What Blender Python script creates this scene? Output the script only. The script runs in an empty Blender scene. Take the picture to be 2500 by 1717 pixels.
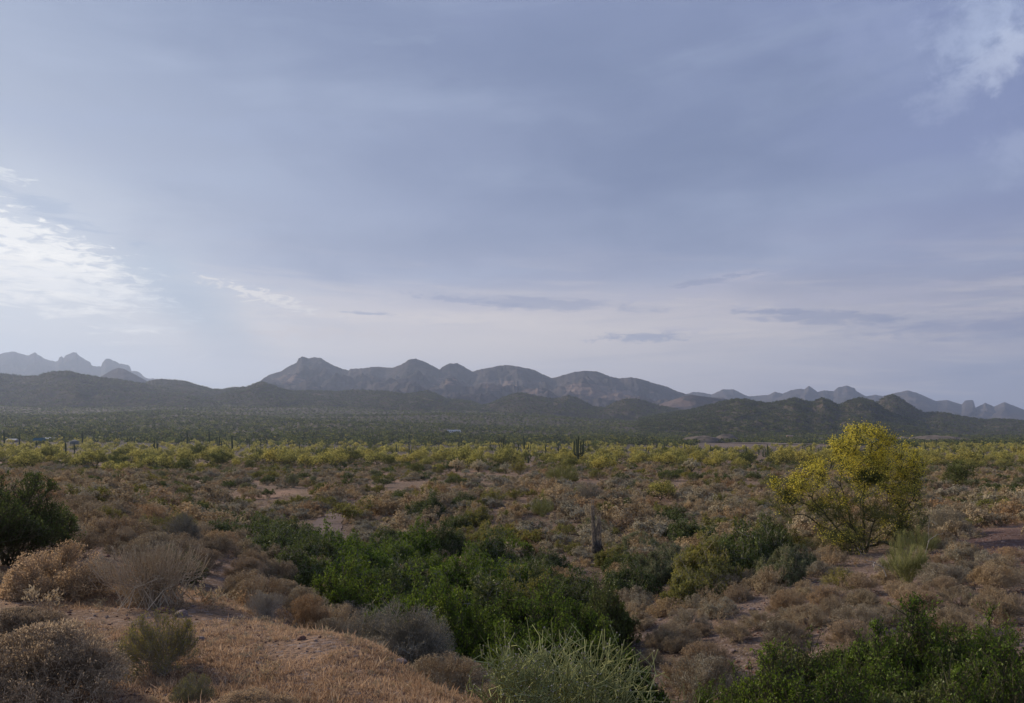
import bpy, math, random
import numpy as np
from mathutils import Vector

# ------------------------------------------------------------------ camera, sky, sun
sc = bpy.context.scene
COL = sc.collection
F = 1944.0                 # focal length in photo pixels (2500 wide)
HY = 1050.0                # row of the true horizon
SUN_AZ, SUN_EL = math.radians(-54), math.radians(25)

cam_d = bpy.data.cameras.new("camera"); cam = bpy.data.objects.new("camera", cam_d); COL.objects.link(cam)
cam.location = (0, 0, 0); cam.rotation_euler = (math.radians(90), 0, 0)
cam_d.sensor_width = 36.0; cam_d.lens = 36.0 * F / 2500.0
cam_d.shift_y = (HY - 858.5) / 2500.0
cam_d.clip_start = 0.1; cam_d.clip_end = 60000
sc.camera = cam
sc.view_settings.view_transform = 'Standard'; sc.view_settings.look = 'None'
sc.view_settings.exposure = 0.12; sc.view_settings.gamma = 1.0
sc.render.engine = 'CYCLES'
sc.cycles.max_bounces = 5; sc.cycles.diffuse_bounces = 3; sc.cycles.glossy_bounces = 1
sc.cycles.transmission_bounces = 3; sc.cycles.volume_bounces = 0; sc.cycles.transparent_max_bounces = 4

class X:                                    # tiny node-expression helper
    nt = None
    def __init__(s, sock): s.s = sock
    @staticmethod
    def m(op, a, b=None, c=None, clamp=False):
        n = X.nt.nodes.new('ShaderNodeMath'); n.operation = op; n.use_clamp = clamp
        for i, v in enumerate((a, b, c)):
            if v is None: continue
            if isinstance(v, X): X.nt.links.new(v.s, n.inputs[i])
            else: n.inputs[i].default_value = v
        return X(n.outputs[0])
    def __add__(a, b): return X.m('ADD', a, b)
    def __radd__(a, b): return X.m('ADD', a, b)
    def __sub__(a, b): return X.m('SUBTRACT', a, b)
    def __rsub__(a, b): return X.m('SUBTRACT', b, a)
    def __mul__(a, b): return X.m('MULTIPLY', a, b)
    def __rmul__(a, b): return X.m('MULTIPLY', a, b)
    def __truediv__(a, b): return X.m('DIVIDE', a, b)
    def clamp(a): return X.m('ADD', a, 0.0, clamp=True)
    def exp(a): return X.m('EXPONENT', a)
def smooth(x, lo, hi):
    n = X.nt.nodes.new('ShaderNodeMapRange'); n.interpolation_type = 'SMOOTHSTEP'
    X.nt.links.new(x.s, n.inputs[0]); n.inputs[1].default_value = lo; n.inputs[2].default_value = hi
    return X(n.outputs[0])
def rgb(c):
    n = X.nt.nodes.new('ShaderNodeRGB'); n.outputs[0].default_value = (*c[:3], 1); return X(n.outputs[0])
def mix(f, a, b, mode='MIX'):
    n = X.nt.nodes.new('ShaderNodeMix'); n.data_type = 'RGBA'; n.blend_type = mode; n.clamp_factor = True
    for i, v in ((0, f), (6, a), (7, b)):
        if isinstance(v, X): X.nt.links.new(v.s, n.inputs[i])
        elif i == 0: n.inputs[0].default_value = v
        else: n.inputs[i].default_value = (*v[:3], 1)
    return X(n.outputs[2])
def noise(vec, scale, detail=4, rough=0.5, dist=0.0):
    n = X.nt.nodes.new('ShaderNodeTexNoise'); n.inputs['Scale'].default_value = scale
    n.inputs['Detail'].default_value = detail; n.inputs['Roughness'].default_value = rough
    n.inputs['Distortion'].default_value = dist
    if vec is not None: X.nt.links.new(vec.s, n.inputs['Vector'])
    return X(n.outputs[0])
def comb(x, y, z):
    n = X.nt.nodes.new('ShaderNodeCombineXYZ')
    for i, v in enumerate((x, y, z)):
        if isinstance(v, X): X.nt.links.new(v.s, n.inputs[i])
        else: n.inputs[i].default_value = v
    return X(n.outputs[0])
def lin(r, g, b):
    f = lambda v: ((v / 255 + 0.055) / 1.055) ** 2.4 if v > 10 else v / 255 / 12.92
    return (f(r), f(g), f(b))
def ramp(x, stops, mode='LINEAR'):
    n = X.nt.nodes.new('ShaderNodeValToRGB'); cr = n.color_ramp; cr.interpolation = mode
    while len(cr.elements) > 1: cr.elements.remove(cr.elements[-1])
    for i, (p, c) in enumerate(stops):
        e = cr.elements[0] if i == 0 else cr.elements.new(p)
        e.position = p; e.color = (*c[:3], 1)
    X.nt.links.new(x.s, n.inputs[0]); return X(n.outputs[0])

world = bpy.data.worlds.new("World"); sc.world = world; world.use_nodes = True
nt = world.node_tree; nt.nodes.clear(); X.nt = nt
tc = nt.nodes.new('ShaderNodeTexCoord')
nv = nt.nodes.new('ShaderNodeVectorMath'); nv.operation = 'NORMALIZE'; nt.links.new(tc.outputs['Generated'], nv.inputs[0])
sp = nt.nodes.new('ShaderNodeSeparateXYZ'); nt.links.new(nv.outputs[0], sp.inputs[0])
dx, dy, dz = X(sp.outputs[0]), X(sp.outputs[1]), X(sp.outputs[2])
az = X.m('ARCTAN2', dx, dy); el = X.m('ARCSINE', dz)
def AE(px, py):                             # where a point of the photo's sky lies as azimuth and elevation
    a = math.atan((px - 1250) / F); return a, math.atan((HY - py) / F * math.cos(a))
zp = X.m('MAXIMUM', dz, 0.0) + 0.10
cl = comb(dx / zp, dy / zp, 0.0)            # flat cloud deck high overhead
ae = comb(az, el * 2.2, 0.0)
warp = noise(comb(az * 1.0, el * 2.0, 3.0), 2.2, 4, 0.6)
wv = (warp - 0.5)
# base colour with height
skyc = ramp((el + wv * 0.05) * (1 / 1.0), [(0.0, lin(214, 210, 218)), (0.09, lin(222, 214, 218)), (0.145, lin(206, 200, 209)),
     (0.185, lin(163, 170, 196)), (0.27, lin(143, 156, 188)), (0.42, lin(130, 144, 179)), (0.6, lin(124, 138, 178)), (1.0, lin(116, 131, 175))])
# left side: paler and cooler, right side: bluer
lf = smooth(az * -1.0 + wv * 0.25, 0.02, 0.72)
skyc = mix(lf * 0.6, skyc, mix(smooth(el, 0.10, 0.5), lin(222, 230, 236), lin(152, 170, 198)))
rt = smooth(az + wv * 0.2, 0.1, 0.62)
skyc = mix(rt * 0.6, skyc, mix(smooth(el, 0.05, 0.30), lin(170, 169, 192), lin(126, 140, 190)))
# long soft streaks of the high cloud sheet
st = noise(comb(az * 1.2 + el * 1.5, el * 7.0 - az * 0.9, 0.0), 2.0, 6, 0.55, 0.4)
skyc = mix(smooth(st, 0.42, 0.68) * 0.38, skyc, lin(172, 186, 212))
st2 = noise(cl, 0.9, 7, 0.6, 0.8)
skyc = mix(smooth(st2, 0.45, 0.72) * 0.35, skyc, lin(122, 137, 172))
st3 = noise(comb(az * 2.0, el * 26.0 + az * 1.5, 5.0), 2.2, 6, 0.6, 0.3)
lowm = smooth(el * -1.0, -0.24, -0.10)
skyc = mix(smooth(st3, 0.47, 0.66) * lowm * 0.7, skyc, lin(232, 222, 220))
st4 = noise(comb(az * 1.6, el * 22.0 - az * 1.0, 9.0), 2.6, 6, 0.6, 0.3)
skyc = mix(smooth(st4, 0.50, 0.68) * lowm * 0.6, skyc, lin(152, 162, 190))
N_fine = noise(comb(az, el * 3.6, 2.0), 42, 8, 0.62, 0.6)        # four shared fields of cloud texture
N_med = noise(comb(az, el * 5.0, 7.0), 24, 8, 0.6, 0.5)
N_big = noise(comb(az, el * 2.5, 11.0), 7, 6, 0.55, 0.3)
N_puff = noise(comb(az, el * 1.2, 15.0), 22, 9, 0.66, 0.15)
aev = comb(az, el, 0.0)
def blob(px, py, wx, wy, tilt, rag, sc_, strch, soft, k):
    a, e = AE(px, py); N_ = N_puff if strch < 1.6 and sc_ > 10 else (N_big if sc_ < 10 else (N_fine if sc_ > 32 else N_med))
    m = X.nt.nodes.new('ShaderNodeMapping'); m.vector_type = 'TEXTURE'
    m.inputs['Location'].default_value = (a, e, 0); m.inputs['Rotation'].default_value = (0, 0, tilt); m.inputs['Scale'].default_value = (wx / F, wy / F, 1)
    X.nt.links.new(aev.s, m.inputs['Vector']); l = X.nt.nodes.new('ShaderNodeVectorMath'); l.operation = 'LENGTH'; X.nt.links.new(m.outputs[0], l.inputs[0])
    v = X.m('MULTIPLY_ADD', N_, -rag * 6.5, X(l.outputs['Value'])); off = rag * 3.25
    L0 = math.sqrt(-math.log(soft[0])) - off; L1 = (math.sqrt(-math.log(soft[1])) if soft[1] < 1 else -(soft[1] - 1)) - off
    n = X.nt.nodes.new('ShaderNodeMapRange'); n.interpolation_type = 'SMOOTHSTEP'; X.nt.links.new(v.s, n.inputs[0])
    n.inputs[1].default_value = L1; n.inputs[2].default_value = L0; n.inputs[3].default_value = k; n.inputs[4].default_value = 0.0
    return X(n.outputs[0])
for (px, py, wx, wy, tl, rag, s0, sd, strch, soft, c, k) in (
    # x, y, half width, half height (photo pixels), tilt, raggedness, noise scale, seed, stretch, edges, colour, strength
    (-60, 655, 500, 210, -0.12, 0.14, 5, 1.0, 2.5, (0.1, 1.15), lin(228, 234, 240), 0.7),
    (180, 890, 520, 180, 0.0, 0.10, 5, 1.4, 2.5, (0.05, 1.1), lin(216, 227, 236), 0.8),
    (1200, 850, 850, 105, 0.0, 0.15, 5, 1.6, 2.5, (0.05, 1.1), lin(242, 230, 220), 0.85),
    (1050, 775, 420, 22, -0.02, 0.45, 26, 1.7, 5.0, (0.3, 1.0), lin(244, 232, 222), 0.6),
    (20, 650, 340, 90, -0.28, 0.5, 30, 2.0, 3.0, (0.35, 1.0), (1.14, 1.11, 1.05), 0.85),
    (120, 610, 260, 60, -0.35, 0.7, 42, 2.2, 3.4, (0.45, 1.0), (1.2, 1.17, 1.1), 0.8),
    (200, 700, 250, 34, -0.15, 0.7, 34, 2.6, 4.0, (0.4, 1.0), (0.95, 0.96, 0.97), 0.6),
    (-30, 545, 170, 22, -0.25, 0.7, 40, 3.0, 3.0, (0.4, 0.9), (1.0, 1.0, 0.98), 0.7),
    (-10, 415, 70, 14, -0.2, 0.7, 40, 3.5, 3.0, (0.4, 0.9), (0.85, 0.88, 0.9), 0.6),
    (90, 500, 200, 26, -0.3, 0.7, 30, 3.7, 3.4, (0.4, 1.0), lin(160, 178, 204), 0.6),
    (630, 718, 130, 15, -0.22, 0.8, 55, 4.0, 3.6, (0.45, 0.95), (0.95, 0.9, 0.85), 0.85),
    (700, 748, 110, 11, -0.14, 0.8, 60, 4.4, 4.0, (0.45, 0.95), (0.9, 0.86, 0.82), 0.75),
    (640, 770, 90, 10, -0.02, 0.8, 50, 4.8, 4.0, (0.45, 0.95), (0.8, 0.76, 0.74), 0.5),
    (860, 745, 220, 26, -0.06, 0.7, 30, 5.0, 5.0, (0.35, 1.0), lin(216, 210, 214), 0.65),
    (780, 815, 270, 20, 0.02, 0.7, 34, 5.7, 5.0, (0.4, 1.0), lin(228, 216, 210), 0.65),
    (330, 798, 120, 6, 0.0, 0.6, 36, 5.9, 5.0, (0.35, 0.9), lin(236, 238, 240), 0.5),
    (460, 740, 190, 76, -0.7, 0.25, 6, 6.0, 2.0, (0.15, 1.0), lin(156, 180, 204), 0.55),
    (1330, 742, 240, 19, -0.05, 0.42, 26, 7.0, 5.0, (0.25, 0.85), lin(138, 149, 182), 0.6),
    (1120, 732, 160, 9, -0.1, 0.6, 34, 7.2, 5.0, (0.3, 0.9), lin(146, 155, 186), 0.6),
    (905, 766, 70, 5, -0.02, 0.5, 40, 7.3, 5.0, (0.25, 0.8), lin(146, 155, 184), 0.7),
    (2025, 774, 190, 18, -0.07, 0.45, 28, 8.0, 5.0, (0.25, 0.85), lin(132, 143, 177), 0.65),
    (1930, 762, 120, 8, -0.05, 0.6, 40, 8.4, 5.0, (0.3, 0.9), lin(136, 146, 178), 0.7),
    (1570, 822, 120, 13, 0.0, 0.6, 34, 9.0, 6.0, (0.3, 0.9), lin(150, 159, 187), 0.75),
    (1640, 806, 120, 9, 0.03, 0.7, 40, 9.4, 6.0, (0.35, 0.95), lin(212, 205, 212), 0.6),
    (1690, 702, 230, 26, 0.12, 0.7, 26, 10.0, 4.0, (0.35, 1.0), lin(192, 190, 208), 0.65),
    (1740, 684, 120, 9, 0.12, 0.8, 48, 10.5, 4.0, (0.4, 0.9), lin(128, 140, 175), 0.5),
    (1830, 676, 60, 5, 0.1, 0.8, 48, 10.8, 4.0, (0.4, 0.9), lin(206, 200, 212), 0.6),
    (2080, 735, 300, 30, 0.05, 0.7, 22, 11.0, 5.0, (0.35, 1.0), lin(190, 188, 206), 0.55),
    (2080, 800, 110, 6, 0.03, 0.6, 36, 11.4, 5.0, (0.3, 0.9), lin(210, 204, 212), 0.6),
    (2420, 800, 300, 36, 0.0, 0.45, 14, 11.8, 5.0, (0.25, 1.0), lin(132, 142, 181), 0.65),
    (2380, 850, 320, 12, 0.0, 0.7, 30, 11.85, 6.0, (0.35, 1.0), lin(196, 192, 206), 0.6),
    (980, 97, 100, 14, 0.05, 0.6, 16, 11.9, 2.5, (0.3, 1.0), lin(160, 173, 202), 0.5),
    (1250, 560, 900, 60, -0.1, 0.5, 7, 11.95, 4.0, (0.2, 1.0), lin(156, 168, 198), 0.4),
    (600, 300, 700, 50, 0.12, 0.6, 8, 11.97, 4.0, (0.3, 1.1), lin(158, 173, 204), 0.4),
    (2400, 70, 150, 120, 0.5, 0.5, 24, 12.0, 1.3, (0.45, 1.15), lin(186, 200, 230), 0.75),
    (2440, 150, 100, 70, 0.7, 0.55, 34, 12.6, 1.3, (0.5, 1.1), lin(200, 210, 234), 0.7),
    (2340, 225, 140, 60, 0.4, 0.5, 24, 13.0, 1.3, (0.45, 1.1), lin(168, 180, 212), 0.6),
    (2480, 360, 100, 90, 0.5, 0.5, 22, 14.0, 1.3, (0.45, 1.1), lin(168, 180, 212), 0.6),
    (2130, 110, 190, 110, -0.3, 0.6, 12, 15.0, 1.3, (0.35, 1.1), lin(150, 163, 200), 0.5),
    (1620, 380, 620, 270, 0.15, 0.22, 5, 16.0, 1.5, (0.2, 1.15), lin(108, 124, 162), 0.8),
    (1050, 120, 800, 110, -0.05, 0.3, 7, 16.2, 2.0, (0.2, 1.2), lin(112, 128, 165), 0.65),
    (1000, 600, 620, 60, 0.05, 0.3, 7, 16.4, 3.0, (0.2, 1.2), lin(132, 146, 178), 0.5),
):
    skyc = mix(blob(px, py, wx, wy, tl, rag, s0, strch, soft, k), skyc, c)
nis = nt.nodes.new('ShaderNodeTexSky'); nis.sky_type = 'NISHITA'; nis.sun_disc = False
nis.sun_elevation = SUN_EL; nis.sun_rotation = SUN_AZ; nis.air_density = 1.0; nis.dust_density = 2.0
sk10 = mix(1.0, skyc, (9.4, 9.4, 9.4), 'MULTIPLY')
nis_m = mix(1.0, X(nis.outputs[0]), (0.5, 0.5, 0.5), 'MULTIPLY')
fin = mix(0.93, nis_m, sk10)
bg = nt.nodes.new('ShaderNodeBackground'); bg.inputs['Strength'].default_value = 0.1
nt.links.new(fin.s, bg.inputs['Color'])
wo = nt.nodes.new('ShaderNodeOutputWorld'); nt.links.new(bg.outputs[0], wo.inputs['Surface'])
world.cycles.sampling_method = 'MANUAL'; world.cycles.sample_map_resolution = 1024

sun_d = bpy.data.lights.new("sun", 'SUN'); sun = bpy.data.objects.new("sun", sun_d); COL.objects.link(sun)
sun_d.energy = 4.8; sun_d.angle = math.radians(3); sun_d.color = (1.0, 0.84, 0.66)
sdir = Vector((math.sin(SUN_AZ) * math.cos(SUN_EL), math.cos(SUN_AZ) * math.cos(SUN_EL), math.sin(SUN_EL)))
sun.rotation_euler = (-sdir).to_track_quat('-Z', 'Y').to_euler()

# ------------------------------------------------------------------ helpers: noise, terrain
def _h(ix, iy, seed):
    n = (ix.astype(np.int64) * 374761393 + iy.astype(np.int64) * 668265263 + seed * 1442695041) & 0xFFFFFFFF
    n = ((n ^ (n >> 13)) * 1274126177) & 0xFFFFFFFF
    return ((n ^ (n >> 16)) & 0xFFFF) / 65535.0
def vnoise(x, y, seed=0):
    x = np.asarray(x, float); y = np.asarray(y, float)
    ix = np.floor(x); iy = np.floor(y); fx = x - ix; fy = y - iy
    fx = fx * fx * (3 - 2 * fx); fy = fy * fy * (3 - 2 * fy)
    a = _h(ix, iy, seed); b = _h(ix + 1, iy, seed); c = _h(ix, iy + 1, seed); d = _h(ix + 1, iy + 1, seed)
    return (a + (b - a) * fx) * (1 - fy) + (c + (d - c) * fx) * fy
def fbm(x, y, seed=0, oct=4, gain=0.5):
    s = 0; a = 1; t = 0
    for i in range(oct):
        s = s + a * (vnoise(x * 2 ** i + 17.3 * i, y * 2 ** i - 9.1 * i, seed + i) - 0.5); t += a; a *= gain
    return s / t * 2
def ridged(x, y, seed=0, oct=4):
    s = 0; a = 1; t = 0
    for i in range(oct):
        s = s + a * (1 - np.abs(2 * vnoise(x * 2 ** i + 5.3 * i, y * 2 ** i + 3.7 * i, seed + i) - 1)); t += a; a *= 0.5
    return s / t

PXC = np.array([-700, 0, 300, 600, 900, 1200, 1500, 1800, 2150, 2500, 3200], float)
TAB = [
 (0.5,  [-1.65]*11),
 (4,    [-1.8,-1.8,-1.8,-1.8,-1.8,-1.85,-2.1,-2.4,-2.6,-2.8,-3.0]),
 (6,    [-1.9,-1.9,-1.92,-1.92,-1.97,-2.1,-2.7,-3.0,-3.3,-3.3,-3.3]),
 (8,    [-2.0,-2.05,-2.05,-2.05,-2.15,-3.0,-3.5,-3.7,-3.8,-3.6,-3.5]),
 (10,   [-2.1,-2.15,-2.2,-2.3,-2.95,-3.7,-4.1,-4.1,-3.8,-3.5,-3.4]),
 (13,   [-2.3,-2.35,-2.4,-2.75,-3.8,-4.3,-4.6,-4.3,-3.7,-3.4,-3.3]),
 (16,   [-2.4,-2.5,-2.6,-2.9,-4.2,-4.7,-4.8,-4.3,-3.7,-3.5,-3.3]),
 (20,   [-2.5,-2.6,-2.75,-3.2,-4.6,-5.2,-5.1,-4.5,-4.0,-3.6,-3.4]),
 (25,   [-2.7,-2.8,-3.0,-3.7,-5.2,-5.7,-5.3,-4.8,-4.3,-3.8,-3.5]),
 (30,   [-2.9,-3.0,-3.2,-4.6,-5.8,-5.9,-5.3,-5.0,-4.5,-4.0,-3.7]),
 (38,   [-3.2,-3.4,-3.8,-5.5,-6.3,-6.1,-5.4,-5.2,-4.8,-4.4,-4.1]),
 (48,   [-3.7,-3.9,-4.4,-6.2,-6.3,-5.8,-5.4,-5.3,-5.1,-4.9,-4.6]),
 (60,   [-4.3,-4.5,-5.0,-6.2,-5.9,-5.6,-5.5,-5.5,-5.5,-5.4,-5.2]),
 (90,   [-5.5,-5.6,-5.9,-6.2,-6.2,-6.2,-6.2,-6.2,-6.2,-6.2,-6.1]),
 (150,  [-7.8,-7.8,-7.9]+[-8.0]*8),
 (230,  [-9.0,-9.2,-9.5]+[-9.7]*8),
 (340,  [-9.6,-9.8,-10.3]+[-10.8]*8),
 (600,  [-8.5,-9,-10,-11,-12,-12,-12,-12,-12,-12,-12]),
 (1000, [3,3,1,-2,-4,-6,-9,-13,-15,-15,-15]),
 (1500, [25,25,23,20,15,10,2,-6,-13,-15,-15]),
 (2000, [55,55,52,48,42,35,18,3,-8,-14,-14]),
 (2500, [92,90,88,85,75,65,45,25,8,2,2]),
 (4000, [150,150,150,150,140,130,100,70,40,25,25]),
 (16000,[220,220,220,220,220,200,170,130,90,60,60])]
LD = np.log(np.array([t[0] for t in TAB])); ZT = np.array([t[1] for t in TAB], float)
def _cr(p0, p1, p2, p3, t):
    m1 = (p2 - p0) * 0.5; m2 = (p3 - p1) * 0.5; t2 = t * t; t3 = t2 * t
    return (2*t3 - 3*t2 + 1) * p1 + (t3 - 2*t2 + t) * m1 + (-2*t3 + 3*t2) * p2 + (t3 - t2) * m2
def H(x, y):                                # height of the ground at any point
    x = np.asarray(x, float); y = np.asarray(y, float)
    r = np.hypot(x, y); a = np.clip(np.arctan2(x, y), -0.8, 0.8)
    px = np.clip(1250 + F * np.tan(a), -700, 3200); d = np.clip(r * np.cos(a), 0.5, 15900)
    ld = np.log(d)
    i = np.clip(np.searchsorted(PXC, px, side='right') - 1, 0, len(PXC) - 2); u = (px - PXC[i]) / (PXC[i+1] - PXC[i])
    j = np.clip(np.searchsorted(LD, ld, side='right') - 1, 0, len(LD) - 2); v = (ld - LD[j]) / (LD[j+1] - LD[j])
    ni, nj = len(PXC) - 1, len(LD) - 1
    rows = []
    for dj in (-1, 0, 1, 2):
        jj = np.clip(j + dj, 0, nj)
        rows.append(_cr(ZT[jj, np.clip(i-1, 0, ni)], ZT[jj, i], ZT[jj, i+1], ZT[jj, np.clip(i+2, 0, ni)], u))
    z = _cr(rows[0], rows[1], rows[2], rows[3], v)
    z = z + fbm(x * 0.35, y * 0.35, 5, 3) * 0.14 * np.clip((d - 7) / 20, 0.0, 1) + fbm(x * 1.3, y * 1.3, 9, 2) * 0.03
    z = z + fbm(x * 0.02, y * 0.02, 12, 3) * 0.8 * np.clip((d - 60) / 150, 0, 1)
    z = z + fbm(x * 0.004, y * 0.004, 15, 4) * 11 * np.clip((d - 700) / 1000, 0, 1)
    return z
def hz(x, y): return float(H(np.array([x]), np.array([y]))[0])
def at(px, d):                              # ground point seen in this column at this depth
    x = (px - 1250) / F * d; return x, d, hz(x, d)
def hit(px, py, dmin=3.0, dmax=2500):       # ground point seen at this pixel
    ds = np.exp(np.linspace(math.log(dmin), math.log(dmax), 1400)); xs = (px - 1250) / F * ds
    below = (HY - py) / F * ds <= H(xs, ds)
    k = int(np.argmax(below)) if below.any() else len(ds) - 1
    return float(xs[k]), float(ds[k]), hz(xs[k], ds[k])

# ------------------------------------------------------------------ helpers: meshes
def make_mesh(name, V, Q, mats, mi=None, smooth_=False):
    V = np.ascontiguousarray(V, np.float32); Q = np.ascontiguousarray(Q, np.int32); k = Q.shape[1]
    me = bpy.data.meshes.new(name)
    me.vertices.add(len(V)); me.vertices.foreach_set('co', V.ravel())
    me.loops.add(Q.size); me.loops.foreach_set('vertex_index', Q.ravel())
    me.polygons.add(len(Q)); me.polygons.foreach_set('loop_start', np.arange(0, Q.size, k, dtype=np.int32))
    for m in mats: me.materials.append(m)
    if mi is not None: me.polygons.foreach_set('material_index', np.asarray(mi, np.int32))
    me.polygons.foreach_set('use_smooth', np.full(len(Q), smooth_))
    me.update(calc_edges=True); return me
def merge(parts):
    Vs, Qs, o = [], [], 0
    for V, Q in parts:
        if len(V) == 0: continue
        Vs.append(V); Qs.append(Q + o); o += len(V)
    return (np.concatenate(Vs), np.concatenate(Qs)) if Vs else (np.zeros((0, 3)), np.zeros((0, 4), int))
def nrm(D): return D / np.maximum(np.linalg.norm(D, axis=1, keepdims=True), 1e-9)
def perp(D):
    A = np.where(np.abs(D[:, 2:3]) < 0.9, np.array([[0, 0, 1.0]]), np.array([[1.0, 0, 0]]))
    A = nrm(np.cross(D, A)); return A, np.cross(D, A)
def tubes(P0, P1, R0, R1, n=3):
    D = nrm(P1 - P0); A, B = perp(D); N = len(P0)
    R0 = np.broadcast_to(np.asarray(R0, float), (N,)); R1 = np.broadcast_to(np.asarray(R1, float), (N,))
    V = np.zeros((N, 2 * n, 3))
    for k in range(n):
        o = A * math.cos(2*math.pi*k/n) + B * math.sin(2*math.pi*k/n)
        V[:, k] = P0 + o * R0[:, None]; V[:, n + k] = P1 + o * R1[:, None]
    q = np.array([[k, (k+1) % n, n + (k+1) % n, n + k] for k in range(n)])
    return V.reshape(-1, 3), (q[None] + (np.arange(N) * 2 * n)[:, None, None]).reshape(-1, 4)
def leaves(C, D, L, W, rng, face=None):
    N = len(C); D = nrm(D)
    if face is None: A = nrm(np.cross(D, rng.normal(size=(N, 3)) + 1e-6))
    else:                                   # leaves that turn their flat side outwards, as a canopy does
        n_ = nrm(nrm(face[0]) + rng.normal(size=(N, 3)) * face[1]); D = nrm(np.cross(n_, rng.normal(size=(N, 3)))); A = np.cross(n_, D)
    L = np.broadcast_to(np.asarray(L, float), (N,))[:, None]; W = np.broadcast_to(np.asarray(W, float), (N,))[:, None]
    V = np.stack([C, C + D*L*.5 + A*W*.5, C + D*L, C + D*L*.5 - A*W*.5], 1)
    return V.reshape(-1, 3), np.arange(4 * N).reshape(-1, 4)
def pipe(path, radii, n=8, rib=0.0, close=True):       # a bent tube through a list of points
    path = np.asarray(path, float); T = np.gradient(path, axis=0); T = nrm(T)
    ref = np.array([0.0, 1.0, 0.0]); V = []
    for p, t, r in zip(path, T, radii):
        a = np.cross(t, ref); a /= max(np.linalg.norm(a), 1e-6); b = np.cross(t, a)
        for k in range(n):
            rr = r * (1 + (rib if k % 2 else -rib)); V.append(p + (a * math.cos(2*math.pi*k/n) + b * math.sin(2*math.pi*k/n)) * rr)
    m = len(path); Q = [[i*n+k, i*n+(k+1) % n, (i+1)*n+(k+1) % n, (i+1)*n+k] for i in range(m-1) for k in range(n)]
    if close:
        V.append(path[-1] + T[-1] * radii[-1] * 0.5); c = len(V) - 1; o = (m-1) * n
        Q += [[o+k, o+(k+1) % n, c, c] for k in range(n)]
        Q = [q if q[2] != q[3] else [q[0], q[1], q[2], q[0]] for q in Q]
    return np.array(V), Q
def pipe_mesh(name, pipes, mat, smooth_=True):
    V, Fs = [], []; o = 0
    for v, q in pipes:
        V += [tuple(p) for p in v]
        for f in q:
            f = [a + o for a in f]; g = []
            for a in f:
                if a not in g: g.append(a)
            Fs.append(g)
        o += len(v)
    me = bpy.data.meshes.new(name); me.from_pydata(V, [], Fs); me.materials.append(mat)
    me.polygons.foreach_set('use_smooth', [smooth_] * len(me.polygons)); me.update(); return me

def obj(name, me, parent=None, loc=None, **kw):
    o = bpy.data.objects.new(name, me); COL.objects.link(o)
    if parent is not None: o.parent = parent
    if loc is not None: o.location = loc
    for k, v in kw.items(): o[k] = v
    return o
VIS = []                                    # (column, half width, depth): ground kept open in front of these plants
REG = []                                    # every counted plant: (object, kind, x, y) for the labels written at the end
def thing(name, loc, rz=0.0, s=1.0, label=None, cat=None, group=None):
    o = bpy.data.objects.new(name, None); o.empty_display_size = 0.1; COL.objects.link(o)
    o.location = loc; o.rotation_euler = (0, 0, rz)
    o.scale = s if isinstance(s, (tuple, list)) else (s, s, s)
    if label: o['label'] = label
    if cat: o['category'] = cat
    if group: o['group'] = group
    return o
def plant(name, parts, loc, rz, s, label, cat, group=None):
    t = thing(name, loc, rz, s, label, cat, group)
    for pn, me in parts: obj(pn, me, t)
    return t

# ------------------------------------------------------------------ materials
def new_mat(name):
    m = bpy.data.materials.new(name); m.use_nodes = True; m.node_tree.nodes.clear(); X.nt = m.node_tree
    return m
def out(sock):
    o = X.nt.nodes.new('ShaderNodeOutputMaterial'); X.nt.links.new(sock, o.inputs['Surface'])
def island():
    g = X.nt.nodes.new('ShaderNodeNewGeometry'); return X(g.outputs['Random Per Island'])
def objrand():
    g = X.nt.nodes.new('ShaderNodeObjectInfo'); return X(g.outputs['Random'])
def wpos():
    g = X.nt.nodes.new('ShaderNodeNewGeometry'); return X(g.outputs['Position'])
def leaf_mat(name, c0, c1, c2, trans=0.35, gloss=0.0, tint=0.15):
    m = new_mat(name); col = ramp(island(), [(0, c0), (0.5, c1), (1, c2)])
    orn = objrand(); col = mix(smooth(orn, 0, 1) * tint, col, tuple(v * 0.6 for v in c0))
    col = mix(1.0, col, ramp(X.m('FRACT', orn * 7.31), [(0, (0.82, 0.86, 0.9)), (0.5, (1.0, 1.0, 1.0)), (1, (1.26, 1.14, 0.95))]), 'MULTIPLY')
    nz = noise(wpos(), 0.9, 2); col = mix(smooth(nz, 0.35, 0.7) * 0.35, col, tuple(v * 1.35 for v in c2))
    d = X.nt.nodes.new('ShaderNodeBsdfDiffuse'); t = X.nt.nodes.new('ShaderNodeBsdfTranslucent')
    X.nt.links.new(col.s, d.inputs['Color']); X.nt.links.new(col.s, t.inputs['Color'])
    mx = X.nt.nodes.new('ShaderNodeMixShader'); mx.inputs[0].default_value = trans
    X.nt.links.new(d.outputs[0], mx.inputs[1]); X.nt.links.new(t.outputs[0], mx.inputs[2]); last = mx
    if gloss > 0:
        g = X.nt.nodes.new('ShaderNodeBsdfGlossy'); g.inputs['Roughness'].default_value = 0.45
        g.inputs['Color'].default_value = (0.8, 0.85, 0.8, 1)
        m2 = X.nt.nodes.new('ShaderNodeMixShader'); m2.inputs[0].default_value = gloss
        X.nt.links.new(mx.outputs[0], m2.inputs[1]); X.nt.links.new(g.outputs[0], m2.inputs[2]); last = m2
    out(last.outputs[0]); return m
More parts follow.
